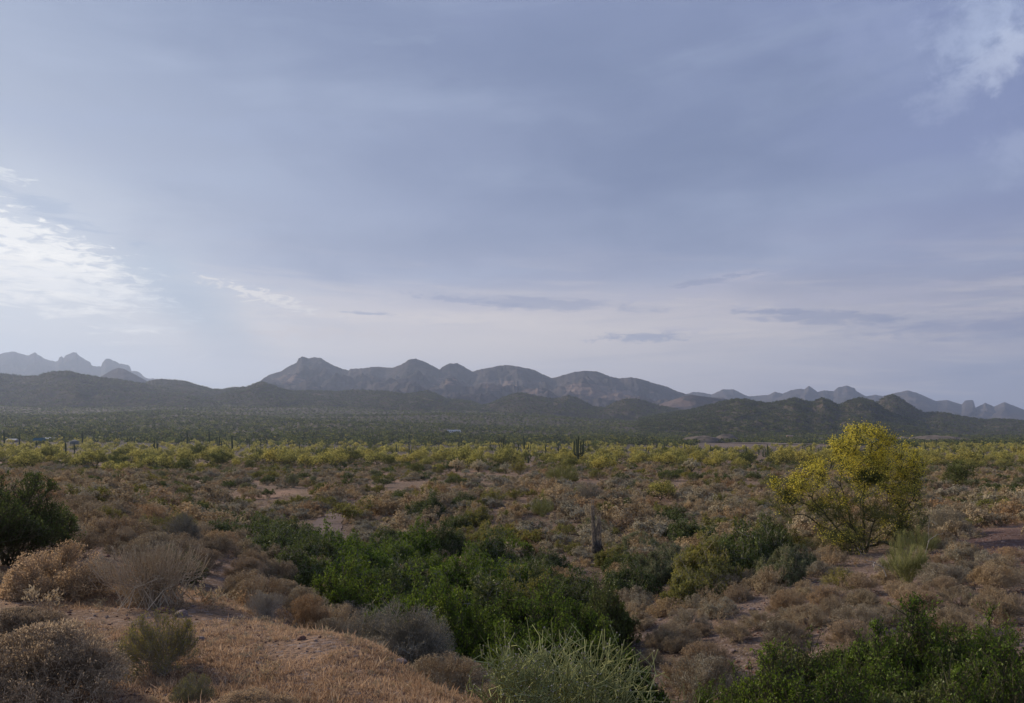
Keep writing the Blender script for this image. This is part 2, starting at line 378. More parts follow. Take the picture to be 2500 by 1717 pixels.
def rough_mat(name, c0, c1, scale=6.0, bump=0.0, detail=5, r=0.9):
    m = new_mat(name); p = X.nt.nodes.new('ShaderNodeBsdfPrincipled'); p.inputs['Roughness'].default_value = r
    p.inputs['Specular IOR Level'].default_value = 0.2
    tcn = X.nt.nodes.new('ShaderNodeTexCoord'); nz = noise(X(tcn.outputs['Object']), scale, detail, 0.6)
    X.nt.links.new(mix(smooth(nz, 0.35, 0.65), c0, c1).s, p.inputs['Base Color'])
    if bump:
        b = X.nt.nodes.new('ShaderNodeBump'); b.inputs['Strength'].default_value = bump; b.inputs['Distance'].default_value = 0.05
        X.nt.links.new(nz.s, b.inputs['Height']); X.nt.links.new(b.outputs[0], p.inputs['Normal'])
    out(p.outputs[0]); return m
M = {}
M['tan_leaf'] = leaf_mat('dry_leaf', (0.225, 0.17, 0.10), (0.35, 0.275, 0.17), (0.50, 0.41, 0.27), 0.3)
M['pale_tan_leaf'] = leaf_mat('pale_dry_leaf', (0.32, 0.225, 0.13), (0.48, 0.36, 0.225), (0.66, 0.52, 0.35), 0.35)
M['hill_leaf'] = leaf_mat('hill_scrub_leaf', (0.038, 0.046, 0.028), (0.064, 0.073, 0.038), (0.115, 0.122, 0.058), 0.2)
M['tan_twig'] = leaf_mat('dry_twig', (0.17, 0.125, 0.08), (0.28, 0.215, 0.145), (0.44, 0.355, 0.25), 0.0)
M['straw'] = leaf_mat('pale_stick', (0.24, 0.205, 0.16), (0.37, 0.325, 0.26), (0.52, 0.465, 0.38), 0.0)
M['grey_twig'] = leaf_mat('grey_twig', (0.15, 0.135, 0.10), (0.25, 0.225, 0.17), (0.38, 0.345, 0.27), 0.0)
M['grey_leaf'] = leaf_mat('grey_leaf', (0.20, 0.18, 0.12), (0.31, 0.275, 0.19), (0.44, 0.395, 0.29), 0.25)
M['rust_leaf'] = leaf_mat('rust_leaf', (0.23, 0.15, 0.085), (0.34, 0.235, 0.14), (0.46, 0.35, 0.22), 0.3)
M['jojoba_leaf'] = leaf_mat('green_leaf', (0.045, 0.078, 0.009), (0.09, 0.148, 0.016), (0.185, 0.25, 0.032), 0.4, 0.012)
M['dark_leaf'] = leaf_mat('dark_leaf', (0.040, 0.058, 0.013), (0.072, 0.10, 0.022), (0.13, 0.16, 0.042), 0.35, 0.02)
M['olive_leaf'] = leaf_mat('olive_leaf', (0.12, 0.12, 0.03), (0.19, 0.19, 0.05), (0.29, 0.27, 0.085), 0.35)
M['sage_leaf'] = leaf_mat('sage_leaf', (0.10, 0.115, 0.055), (0.16, 0.175, 0.085), (0.23, 0.245, 0.13), 0.3)
M['bark'] = rough_mat('bark', (0.055, 0.05, 0.03), (0.13, 0.12, 0.065), 8, 0.4)
M['green_bark'] = leaf_mat('green_bark', (0.055, 0.065, 0.025), (0.10, 0.115, 0.04), (0.17, 0.18, 0.075), 0.0)
M['flower'] = leaf_mat('yellow_flower', (0.68, 0.54, 0.045), (0.88, 0.72, 0.08), (0.97, 0.86, 0.20), 0.5)
M['flower_far'] = leaf_mat('pale_yellow_flower', (0.20, 0.20, 0.055), (0.44, 0.41, 0.11), (0.68, 0.61, 0.20), 0.4, tint=0.35)
M['pv_leaf'] = leaf_mat('palo_verde_green', (0.07, 0.085, 0.03), (0.12, 0.14, 0.045), (0.20, 0.21, 0.07), 0.35)
M['ephedra'] = leaf_mat('green_stick', (0.13, 0.14, 0.055), (0.22, 0.235, 0.09), (0.37, 0.37, 0.165), 0.0)
M['saguaro'] = rough_mat('saguaro_skin', (0.045, 0.06, 0.028), (0.085, 0.10, 0.05), 5, 0.2)
M['wood_grey'] = rough_mat('weathered_rib', (0.15, 0.125, 0.10), (0.31, 0.265, 0.21), 14, 0.5)
M['wood_pale'] = rough_mat('bleached_wood', (0.22, 0.19, 0.16), (0.42, 0.38, 0.33), 9, 0.3)
M['wood_dark'] = rough_mat('dark_callus', (0.03, 0.026, 0.022), (0.075, 0.065, 0.055), 12, 0.6)
M['cholla'] = leaf_mat('cholla_joint', (0.38, 0.32, 0.19), (0.58, 0.50, 0.31), (0.78, 0.70, 0.47), 0.3)
M['rock'] = rough_mat('rock', (0.16, 0.115, 0.10), (0.32, 0.25, 0.22), 5, 0.7)
M['rock_red'] = rough_mat('red_rock', (0.13, 0.065, 0.045), (0.26, 0.14, 0.10), 6, 0.7)
M['grass'] = leaf_mat('dry_grass_blade', (0.27, 0.16, 0.09), (0.44, 0.28, 0.165), (0.60, 0.44, 0.29), 0.35)
M['white_paint'] = rough_mat('white_paint', (0.62, 0.62, 0.62), (0.72, 0.72, 0.72), 3)
M['dark_open'] = rough_mat('dark_opening', (0.03, 0.03, 0.035), (0.05, 0.05, 0.055), 3)
M['blue_roof'] = rough_mat('blue_metal_roof', (0.03, 0.09, 0.12), (0.04, 0.115, 0.15), 3)
M['teal_roof'] = rough_mat('teal_metal_roof', (0.15, 0.36, 0.34), (0.2, 0.42, 0.40), 3)
M['grey_metal'] = rough_mat('grey_metal', (0.10, 0.11, 0.10), (0.15, 0.16, 0.15), 3)
M['pale_roof'] = rough_mat('pale_roof', (0.50, 0.48, 0.47), (0.60, 0.58, 0.56), 3)
M['tan_wall'] = rough_mat('tan_wall', (0.25, 0.18, 0.14), (0.32, 0.24, 0.18), 3)
# ------------------------------------------------------------------ the ground
def build_ground():
    fine = np.radians(np.arange(-40, 40.001, 0.13)); coarse = np.radians(np.linspace(40, 320, 70)[1:-1])
    A = np.concatenate([fine, coarse]); nA = len(A)
    R = np.concatenate([[0.3], np.exp(np.linspace(math.log(0.8), math.log(15000), 470))]); nR = len(R)
    AA, RR = np.meshgrid(A, R); x = RR * np.sin(AA); y = RR * np.cos(AA); z = H(x, y)
    V = np.stack([x, y, z], -1).reshape(-1, 3)
    i = np.arange(nR - 1)[:, None] * nA; k = np.arange(nA)[None]; k2 = (k + 1) % nA
    Q = np.stack([i + k, i + k2, i + nA + k2, i + nA + k], -1).reshape(-1, 4)
    V = np.concatenate([V, [[0, 0, hz(0, 0.3)]]]); c = len(V) - 1
    me = make_mesh('ground', V, Q[:, ::-1], [ground_mat], smooth_=True)
    # soil colour by place; the bajada tone has cloud shade in it
    a = np.clip(np.arctan2(V[:, 0], V[:, 1]), -.8, .8); r = np.hypot(V[:, 0], V[:, 1]); px = 1250 + F * np.tan(a); d = r * np.cos(a)
    col = np.zeros((len(V), 4)); col[:, 3] = 1
    def S(v, lo, hi): t = np.clip((v - lo) / (hi - lo), 0, 1); return (t * t * (3 - 2 * t))[:, None]
    nz = fbm(V[:, 0] * 0.12, V[:, 1] * 0.12, 33, 4); n2 = fbm(V[:, 0] * 0.01, V[:, 1] * 0.01, 35, 4)
    mound = np.array([0.23, 0.155, 0.105]); rav = np.array([0.11, 0.08, 0.058]); plain = np.array([0.19, 0.135, 0.092])
    baj = np.array([0.068, 0.060, 0.040]); dark = np.array([0.12, 0.075, 0.062]); bare = np.array([0.30, 0.19, 0.13])
    c_ = np.tile(mound, (len(V), 1))
    edge = 14 - np.clip((px - 300) / 900, 0, 1) * 8
    c_ = c_ + (rav - c_) * S(d - edge, -1, 4) * S(px, 350, 800)
    c_ = c_ + (np.array([0.20, 0.13, 0.095]) - c_) * S(d - edge, 0, 4) * (1 - S(px, 350, 800))
    c_ = c_ + (np.array([0.17, 0.125, 0.098]) - c_) * S(px, 1500, 1750) * (1 - S(d, 26, 40))
    c_ = c_ + (plain - c_) * S(d + nz * 15, 34, 60)
    c_ = c_ + (bare - c_) * S(nz, 0.1, 0.4) * S(d, 40, 70) * (1 - S(d, 150, 260)) * 0.7
    g = np.exp(-((px - 2450) / 130) ** 2 - ((d - 29) / 5.5) ** 2)[:, None]; c_ = c_ + (dark - c_) * np.clip(g * 1.6, 0, 1)
    g = np.exp(-((px - 2480) / 110) ** 2 - ((d - 38.5) / 3.0) ** 2)[:, None]; c_ = c_ + (bare - c_) * np.clip(g * 1.5, 0, 1)
    c_ = c_ + (baj - c_) * S(d, 210, 480)  # dark scrubby soil, with cloud shade over the bajada put into its colour
    c_ = c_ + (np.array([0.16, 0.12, 0.09]) - c_) * S(n2, 0.2, 0.6) * S(d, 500, 800) * 0.25
    # pale stripped ground and spoil by the workings on the right
    g = np.exp(-((px - 1870) / 190) ** 2 - ((d - 640) / 120) ** 2)[:, None]; c_ = c_ + (np.array([0.165, 0.13, 0.105]) - c_) * np.clip(g * 1.5, 0, 1)
    col[:, :3] = c_ * (1 + 0.15 * nz[:, None])
    at_ = me.color_attributes.new('soil', 'FLOAT_COLOR', 'POINT'); at_.data.foreach_set('color', col.ravel().astype(np.float32))
    o = obj('ground', me, kind='structure'); return o
ground_mat = new_mat('desert_soil')
p = X.nt.nodes.new('ShaderNodeBsdfPrincipled'); p.inputs['Roughness'].default_value = 0.95; p.inputs['Specular IOR Level'].default_value = 0.1
va = X.nt.nodes.new('ShaderNodeVertexColor'); va.layer_name = 'soil'
n1 = noise(wpos(), 2.2, 8, 0.65); n2 = noise(wpos(), 26.0, 4, 0.7); n3 = noise(wpos(), 0.22, 5, 0.6)
vor = X.nt.nodes.new('ShaderNodeTexVoronoi'); vor.inputs['Scale'].default_value = 16; X.nt.links.new(wpos().s, vor.inputs['Vector'])
vo2 = X.nt.nodes.new('ShaderNodeTexVoronoi'); vo2.inputs['Scale'].default_value = 5; X.nt.links.new(wpos().s, vo2.inputs['Vector'])
gc = X(va.outputs['Color'])
gc = mix(1.0, gc, ramp(n1, [(0.3, (0.62, 0.60, 0.6)), (0.7, (1.35, 1.32, 1.28))]), 'MULTIPLY')
gc = mix(1.0, gc, ramp(n2, [(0.3, (0.7, 0.7, 0.7)), (0.7, (1.3, 1.3, 1.3))]), 'MULTIPLY')
gc = mix(1.0, gc, ramp(n3, [(0.35, (0.82, 0.82, 0.84)), (0.65, (1.15, 1.13, 1.1))]), 'MULTIPLY')
gc = mix(smooth(X(vor.outputs['Color']) * 1.0, 0.72, 0.8) * 0.5, gc, (0.30, 0.25, 0.23))
gc = mix(smooth(X(vo2.outputs['Distance']) * -1.0, -0.22, -0.15) * 0.25, gc, (0.14, 0.10, 0.09))
X.nt.links.new(gc.s, p.inputs['Base Color'])
b = X.nt.nodes.new('ShaderNodeBump'); b.inputs['Strength'].default_value = 0.9; b.inputs['Distance'].default_value = 0.04
X.nt.links.new((n1 * 1.5 + n2 - X(vor.outputs['Distance']) * 0.8).s, b.inputs['Height']); X.nt.links.new(b.outputs[0], p.inputs['Normal'])
out(p.outputs[0])
ground = build_ground()

# the trodden dirt clearing that drops into the wash, and the far dirt track
path_mat = rough_mat('trodden_dirt', (0.10, 0.072, 0.065), (0.155, 0.108, 0.095), 1.5, 0.3, 8)
track_mat = rough_mat('graded_dirt', (0.14, 0.11, 0.09), (0.21, 0.165, 0.14), 0.05, 0.0, 6)
def ribbon(name, pts, widths, mat, lift, n=80, m=8, rag=0.25):
    P = np.array(pts, float); t = np.linspace(0, len(P) - 1, n); k = np.arange(len(P))
    cx, cy = np.interp(t, k, P[:, 0]), np.interp(t, k, P[:, 1]); w = np.interp(t, k, widths)
    for _ in range(6):
        cx[1:-1] = (cx[:-2] + cx[1:-1] + cx[2:]) / 3; cy[1:-1] = (cy[:-2] + cy[1:-1] + cy[2:]) / 3
    tx, ty = np.gradient(cx), np.gradient(cy); l = np.hypot(tx, ty); nx, ny = -ty / l, tx / l
    V = []
    for i in range(n):
        for j in range(m + 1):
            s = (j / m - 0.5) * 2; e = 1 + rag * float(fbm(np.array([i * 0.23]), np.array([s * 2.0 + 40]), 3, 3)[0])
            x, y = cx[i] + nx[i] * s * w[i] * e, cy[i] + ny[i] * s * w[i] * e
            V.append((x, y, 0))
    V = np.array(V); V[:, 2] = H(V[:, 0], V[:, 1]) + lift
    Q = np.array([[i*(m+1)+j, i*(m+1)+j+1, (i+1)*(m+1)+j+1, (i+1)*(m+1)+j] for i in range(n-1) for j in range(m)])
    return obj(name, make_mesh(name, V, Q, [mat], smooth_=True), kind='structure')
pth = [at(905, 33), at(872, 37), at(838, 41), at(806, 46), at(790, 52), at(815, 57), at(860, 62), at(930, 68)]
PATH = np.array([(q[0], q[1]) for q in pth]); PW = [0.4, 0.7, 1.0, 1.05, 1.0, 0.8, 0.5, 0.25]
ribbon('dirt_path', [(q[0], q[1]) for q in pth], PW, path_mat, 0.03)
trk = [at(1560, 905), at(1700, 900), at(1800, 760), at(1900, 720), at(2020, 740), at(2120, 800)]
ribbon('dirt_track', [(q[0], q[1]) for q in trk], [7, 8, 16, 22, 12, 6], track_mat, 0.5)

# ------------------------------------------------------------------ hills and mountains
def hill_mat(name, lo, hi, cliff, green, sc_, gscale, gfrac, cl=(0.5, 0.62)):
    m = new_mat(name); p = X.nt.nodes.new('ShaderNodeBsdfPrincipled'); p.inputs['Roughness'].default_value = 1.0
    p.inputs['Specular IOR Level'].default_value = 0.0
    w = wpos(); ge = X.nt.nodes.new('ShaderNodeNewGeometry'); s3 = X.nt.nodes.new('ShaderNodeSeparateXYZ')
    X.nt.links.new(ge.outputs['Normal'], s3.inputs[0]); steep = 1.0 - X(s3.outputs[2])
    sw = X.nt.nodes.new('ShaderNodeSeparateXYZ'); X.nt.links.new(w.s, sw.inputs[0])
    n1 = noise(w, sc_, 8, 0.65); n2 = noise(w, sc_ * 6, 6, 0.7); band = noise(comb(X(sw.outputs[0]) * 0.12, X(sw.outputs[1]) * 0.12, X(sw.outputs[2]) * 1.6), sc_ * 5, 5, 0.6)
    at_ = X.nt.nodes.new('ShaderNodeVertexColor'); at_.layer_name = 'bare'
    c = mix(smooth(n1, 0.35, 0.65), lo, hi)
    bare = smooth(X(at_.outputs['Color']) * 0.9 + (n1 - 0.5) * 1.2 + (band - 0.5) * 1.0, cl[0], cl[1])
    c = mix(bare * 0.9, c, mix(smooth(band, 0.4, 0.6), tuple(v * 0.7 for v in cliff), cliff))
    gv = X.nt.nodes.new('ShaderNodeTexVoronoi'); gv.inputs['Scale'].default_value = gscale; X.nt.links.new(w.s, gv.inputs['Vector'])
    spots = smooth(X(gv.outputs['Distance']) * -1.0, -0.5, -0.3) * smooth(n2, 0.35, 0.55)
    c = mix(spots * (1.0 - bare * 0.8) * gfrac, c, green)
    c = mix(1.0, c, ramp(n2, [(0.3, (0.72, 0.72, 0.72)), (0.7, (1.28, 1.28, 1.28))]), 'MULTIPLY')
    X.nt.links.new(c.s, p.inputs['Base Color'])
    b = X.nt.nodes.new('ShaderNodeBump'); b.inputs['Strength'].default_value = 1.0; b.inputs['Distance'].default_value = 0.5 / sc_ * 0.02
    X.nt.links.new((n2 + n1 * 2.0).s, b.inputs['Height']); X.nt.links.new(b.outputs[0], p.inputs['Normal'])
    out(p.outputs[0]); return m
SURF = {}
def mountain(name, prof, D, front, back, mat, base, seed, dvar=0.05, spur=0.5, power=1.15, jag=0.0, step=1.2, rows=70, bare=(), label=None):
    prof = np.array(prof, float); px = np.arange(prof[0, 0], prof[-1, 0], step); py = np.interp(px, prof[:, 0], prof[:, 1])
    k = np.exp(-np.linspace(-2.2, 2.2, 3) ** 2); k /= k.sum(); py = np.convolve(np.pad(py, 1, 'edge'), k, 'valid')
    py = py + fbm(px * 0.25, px * 0 + seed, seed, 3) * jag
    Dr = D * (1 + dvar * fbm(px * 0.006, px * 0 + seed * 3.1, seed + 7, 3))
    Zr = (HY - py) / F * Dr
    s = np.concatenate([-(np.linspace(1, 0, rows) ** 1.25), np.linspace(0, 1, rows // 3)[1:]])
    PX, S = np.meshgrid(px, s); t = np.abs(S); L = np.where(S < 0, front, back)
    DR = np.interp(PX, px, Dr); y = DR + S * L; x = (PX - 1250) / F * y
    # spurs and gullies: the crest height is looked up along wandering lines that run down from the crest
    wx = fbm(x / D * 9, y / D * 9, seed + 11, 3) * 170 * t * spur
    Zc = np.interp(PX + wx, px, Zr); Z0 = np.interp(PX, px, Zr); Zc = Z0 + (Zc - Z0) * np.clip(t * 4, 0, 1)
    b = H(x, y) - 4
    f = (1 - t) ** power
    hgt = np.maximum(Zc - b, 5)
    rg = ridged(x / D * 14, y / D * 7, seed + 21, 5)
    z = b + hgt * f - hgt * (1 - rg) * 0.85 * spur * np.clip(t * 5, 0, 1) * (1 - t) ** 0.7
    z = z + hgt * (fbm(x / D * 60, y / D * 60, seed + 31, 4) * 0.10 + (ridged(x / D * 40, y / D * 26, seed + 41, 5) - 0.6) * 0.30 * spur) * np.clip(t * 6, 0, 1)
    z = np.where(S < 0, np.minimum(z, Z0 * (y / DR) - 0.0 * t), z)
    z = np.where(t >= 0.999, b - 10, z)
    nr, nc = PX.shape; V = np.stack([x, y, z], -1).reshape(-1, 3)
    ii = np.arange(nr - 1)[:, None] * nc + np.arange(nc - 1)[None]
    Q = np.stack([ii, ii + 1, ii + nc + 1, ii + nc], -1).reshape(-1, 4)
    me = make_mesh(name, V, Q, [mat], smooth_=True)
    bw = np.zeros(PX.shape); PY = HY - F * z / y
    for (bx, by, rx, ry, kk) in bare: bw = np.maximum(bw, kk * np.exp(-((PX - bx) / rx) ** 2 - ((PY - by) / ry) ** 2))
    c4 = np.repeat(bw.reshape(-1, 1), 4, 1).astype(np.float32)
    ca = me.color_attributes.new('bare', 'FLOAT_COLOR', 'POINT'); ca.data.foreach_set('color', c4.ravel())
    o = obj(name, me, kind='structure'); SURF[name + str(seed)] = (x, y, z, PX, S); return o
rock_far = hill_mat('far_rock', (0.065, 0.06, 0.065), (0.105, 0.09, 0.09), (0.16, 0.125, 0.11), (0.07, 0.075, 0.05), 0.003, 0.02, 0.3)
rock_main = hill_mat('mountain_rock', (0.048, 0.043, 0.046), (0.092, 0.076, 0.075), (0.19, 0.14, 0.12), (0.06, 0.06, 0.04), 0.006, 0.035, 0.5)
scrub_hill = hill_mat('scrub_hillside', (0.058, 0.048, 0.038), (0.105, 0.084, 0.064), (0.20, 0.145, 0.11), (0.075, 0.085, 0.03), 0.01, 0.10, 0.75)
FL = [(-120,872),(-60,858),(-25,868),(0,865.5),(11,861),(36,858.6),(50,864),(70,869),(79,863),(86,860),(92,866),(110,876.5),(135,883),(142,881),(145,872),(151,870),(155,875),(160,868),(176,861),(187.5,861),(190,867),(204,875),(220.6,885),(224,892),(234,894.5),(247,894.5),(249.5,886),(258,877),(267.5,876.5),(292,887.5),(311.6,891),(318.5,897),(320,906),(331,905.5),(345,912),(351.5,920.6),(364,925.3),(375,924),(400,934),(440,944),(480,948),(540,953),(600,958)]
MM = [(560,962),(600,948),(627.6,936),(638,928),(655,916.5),(688,905.5),(705,894.4),(724,886),(729.6,875),(738,870.5),(754,875),(765.4,872.4),(782,873.8),(793,880.7),(809.5,890),(837,901),(851,904),(856,901),(889.5,899.4),(909,896),(931,896.6),(958,897.7),(980.5,890),(997,879),(1013.6,875.7),(1041,885),(1055,893),(1073,902.7),(1080,896),(1096,888),(1118,887.5),(1137.6,898.6),(1153,907.7),(1168,902.7),(1193,898.6),(1215,894),(1236,891),(1269,896),(1302,902.7),(1324,913.7),(1346,923.4),(1365.4,919),(1404,907.7),(1434,905.5),(1456.4,907),(1489.5,919),(1511.6,924),(1539,921.5),(1564,925.3),(1600,937),(1627,944),(1655,956.5),(1682.5,963.4),(1724,969),(1765,971.6),(1790,980),(1840,992)]
FR = [(1600,975),(1660,966),(1682.5,960.6),(1691,957),(1710,958),(1737.6,963.4),(1765,951),(1790,951),(1812,961),(1827,968),(1875,964.6),(1893,956.4),(1911,961.6),(1929.5,953.4),(1953.6,949),(1964,951),(1974.7,942),(1996,957),(2011,953.4),(2035,955),(2046,946),(2068,942),(2086,948),(2092,955.5),(2113,967.6),(2137,964),(2155,967.6),(2170,964),(2185.5,960),(2215.7,953.4),(2236.7,958.6),(2285,979.6),(2312,976.6),(2348,988),(2355,979),(2361,977.5),(2375,977),(2378,983),(2381,996),(2405.4,984),(2426.5,993),(2452,982),(2500,1000.7),(2580,1020),(2700,1004),(2850,1030)]
CN = [(215,940),(254,915),(275,903),(289.5,898),(303,901),(331,915),(358,930),(400,950)]
A1 = [(-250,930),(-100,905),(0,912),(28,914),(55,918),(94,917),(110,911),(130,907),(146,907),(165,905),(176,907),(198.5,914),(220,917),(254,922),(303,929),(345,936),(414,950),(455,963),(540,985)]
B1 = [(300,950),(358,933),(367,929),(391.5,925),(419,927.5),(452,930),(482.5,940),(518,949.6),(546,951),(568,945.5),(601,945.5),(640,952),(700,970)]
C1 = [(540,962),(568,950),(600,945.5),(630,934.4),(641,932.5),(660.7,938.6),(682.7,947),(710,955),(738,953.7),(760,953),(820.6,956.5),(862,952),(903,953.7),(944.6,955),(986,962),(1019,959),(1044,954),(1068.7,963),(1091,974),(1151,980),(1206.6,1002),(1260,1015)]
D1 = [(1080,1000),(1140,996),(1200,985.4),(1227.6,970),(1263.4,959),(1282.7,960.6),(1318.5,969),(1354,974),(1387.5,966),(1409.5,971.6),(1448,992),(1476,996),(1500,982),(1525,974),(1558,974),(1600,988),(1660,1000),(1740,1012)]
O1 = [(1560,1006),(1608,988),(1641,977),(1670,967),(1691,964.7),(1724,969),(1765,975),(1800,984),(1860,1000)]
E1 = [(1560,1022),(1640,1008),(1700,998),(1750,984),(1775,978),(1800,974),(1815,975),(1860,982.7),(1878,984),(1920.5,976.6),(1941.6,972),(1980.7,982.7),(1994,978),(2008,971),(2029,979.6),(2047,990),(2060,985),(2071,979.6),(2101,971.5),(2131,979.6),(2161,1002),(2200,1016),(2260,1035)]
F1 = [(2060,1010),(2110,998),(2140,982.7),(2161,967.6),(2182.5,963),(2203.6,975),(2237,997.7),(2258,1008),(2297,1006.7),(2342,1016),(2402,1025),(2440,1023),(2500,1028),(2600,1018),(2750,1030)]
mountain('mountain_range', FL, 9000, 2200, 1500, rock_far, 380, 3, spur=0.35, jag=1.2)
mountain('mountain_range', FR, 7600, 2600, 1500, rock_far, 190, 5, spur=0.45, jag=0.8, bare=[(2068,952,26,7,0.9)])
mountain('mountain_range', MM, 5200, 2000, 1200, rock_main, 0, 8, spur=1.0, jag=1.2, rows=110,
         bare=[(700,925,55,22,0.75),(760,940,60,18,0.5),(1000,910,50,25,0.45),(1090,930,60,22,0.6),(1215,940,70,20,0.8),(1300,955,60,12,0.8),(1430,950,75,18,1.0),(1500,965,60,16,1.0),(1600,960,60,10,0.5)])
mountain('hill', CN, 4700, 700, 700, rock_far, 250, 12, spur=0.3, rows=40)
mountain('hill', O1, 3700, 500, 500, rock_main, 90, 14, spur=0.5, rows=50, bare=[(1650,985,60,14,1.1),(1760,985,60,12,0.7)])
mountain('hill', A1, 2900, 750, 700, scrub_hill, lambda P: np.interp(P, [-250, 540], [110, 100]), 16, spur=0.4, jag=0.8, bare=[(60,935,50,10,0.5)])
mountain('hill', B1, 3400, 900, 600, scrub_hill, 110, 18, spur=0.4, jag=0.8)
mountain('hill', C1, 2900, 650, 700, scrub_hill, lambda P: np.interp(P, [540, 1260], [90, 65]), 20, spur=0.45, jag=0.8, bare=[(770,965,22,7,0.8),(780,984,14,5,1.0),(700,985,60,3,0.4)])
mountain('hill', D1, 2800, 600, 600, scrub_hill, lambda P: np.interp(P, [1080, 1740], [70, 30]), 22, spur=0.45, jag=0.8)
mountain('hill', F1, 2450, 800, 700, scrub_hill, -14, 26, spur=0.42, jag=0.8, bare=[(2400,1048,80,6,0.5)])
mountain('hill', E1, 2100, 850, 600, scrub_hill, lambda P: np.interp(P, [1560, 1800, 2260], [20, -6, -14]), 24, spur=0.42, jag=0.8)
# the two low spoil mounds of the old workings and the brown bank right of them
spoil = rough_mat('spoil_gravel', (0.075, 0.062, 0.048), (0.15, 0.12, 0.095), 0.12, 0.5, 8)
def heap(px, py, d, wpx, hpx, seed, name='spoil_mound'):
    cx = (px - 1250) / F * d; w = wpx / F * d / 2; h = hpx / F * d; n = 40
    g = np.linspace(-1, 1, n); U, Vv = np.meshgrid(g, g); rr = np.hypot(U, Vv); x = cx + U * w; y = d + Vv * w * 1.2
    f = np.clip(1 - rr ** 2, 0, 1) ** 0.8 * (0.8 + 0.4 * fbm(x * 0.05, y * 0.05, seed, 4) + 0.15 * ridged(x * 0.1, y * 0.1, seed, 3))
    z = H(x, y) - 1.5 + f * (h + 1.5)
    V = np.stack([x, y, z], -1).reshape(-1, 3); ii = np.arange(n - 1)[:, None] * n + np.arange(n - 1)[None]
    obj(name, make_mesh(name, V, np.stack([ii, ii+1, ii+n+1, ii+n], -1).reshape(-1, 4), [spoil], smooth_=True), kind='structure')
heap(1712, 1090, 800, 120, 20, 3); heap(1775, 1088, 880, 80, 16, 5); heap(1655, 1092, 790, 60, 8, 7); heap(2290, 1080, 1000, 190, 14, 9); heap(2210, 1078, 1050, 90, 9, 11)
# ------------------------------------------------------------------ plant builders
def shrub_geo(seed, W, Hh, nmain=30, nsub=160, ntwig=900, leafN=3000, leafL=0.03, leafW=0.015, r0=0.008, upright=0.0,
              maxth=1.45, lump=0.25, tw=0.16, leafpow=1.0, jit=0.5, base=0.1, updir=0.3, leafin=0.0, subk=0.42, face=None):
    rng = np.random.default_rng(seed)
    lc = nrm(rng.normal(size=(9, 3)) * [1, 1, 0.6] + [0, 0, 0.3]); la = rng.uniform(-1, 1, 9) * lump
    def env(D):
        s2 = D[:, 0] ** 2 + D[:, 1] ** 2; L = 1 / np.sqrt(s2 / W ** 2 + D[:, 2] ** 2 / Hh ** 2 + 1e-9)
        return L * (1 + (np.exp(-((1 - D @ lc.T) * 9)) * la).sum(1))
    th = maxth * np.sqrt(rng.uniform(0, 1, nmain)) * (1 - upright * 0.6); az = rng.uniform(0, 2 * np.pi, nmain)
    D = np.stack([np.sin(th) * np.cos(az), np.sin(th) * np.sin(az), np.cos(th)], 1)
    L = env(D)[:, None] * rng.uniform(0.75, 0.95, (nmain, 1)); up = np.array([0, 0, 1.0])
    P = [rng.normal(size=(nmain, 3)) * [base * W, base * W, 0.01]]
    for t, u in ((0.33, 0.18), (0.66, 0.10), (1.0, 0.0)):
        P.append(D * L * t + up * L * u + rng.normal(size=(nmain, 3)) * L * 0.04 + P[0] * (1 - t))
    st = [tubes(P[i], P[i+1], r0 * (1 - .28 * i), r0 * (1 - .28 * (i+1))) for i in range(3)]
    def pick(A, B, n, lo, hi):
        i = rng.integers(0, len(A), n); t = rng.uniform(lo, hi, (n, 1)); return A[i] + (B[i] - A[i]) * t
    def clampz(Q):
        d = nrm(Q + [0, 0, 1e-4]); l = np.linalg.norm(Q, axis=1); e = env(d) * 1.03
        Q = Q * np.minimum(1, e / np.maximum(l, 1e-6))[:, None]; Q[:, 2] = np.maximum(Q[:, 2], 0.01); return Q
    A = np.concatenate([P[1], P[2]]); B = np.concatenate([P[2], P[3]])
    s0 = pick(A, B, nsub, 0.0, 1.0); sd = nrm(nrm(s0) + rng.normal(size=(nsub, 3)) * jit + up * updir)
    s1 = clampz(s0 + sd * (0.35 * (W + Hh) / 2) * rng.uniform(0.4, 1.0, (nsub, 1)))
    st.append(tubes(s0, s1, r0 * subk, r0 * subk * 0.6))
    t0 = pick(s0, s1, ntwig, 0.25, 1.0); td = nrm(nrm(t0) + rng.normal(size=(ntwig, 3)) * jit * 1.5 + up * updir)
    t1 = clampz(t0 + td * tw * (W + Hh) / 2 * rng.uniform(0.5, 1.2, (ntwig, 1)))
    st.append(tubes(t0, t1, r0 * 0.26, r0 * 0.12))
    c = pick(t0, t1, leafN, 1 - leafpow, 1.0) + rng.normal(size=(leafN, 3)) * leafL * 0.4
    if leafin: c[:, 2] = np.maximum(c[:, 2], 0.02)
    lf = leaves(c, nrm(nrm(c) + rng.normal(size=(leafN, 3)) * 0.9 + up * 0.4), leafL * rng.uniform(0.6, 1.3, leafN), leafW * rng.uniform(0.6, 1.3, leafN), rng, None if face is None else (c, face))
    return merge(st), lf
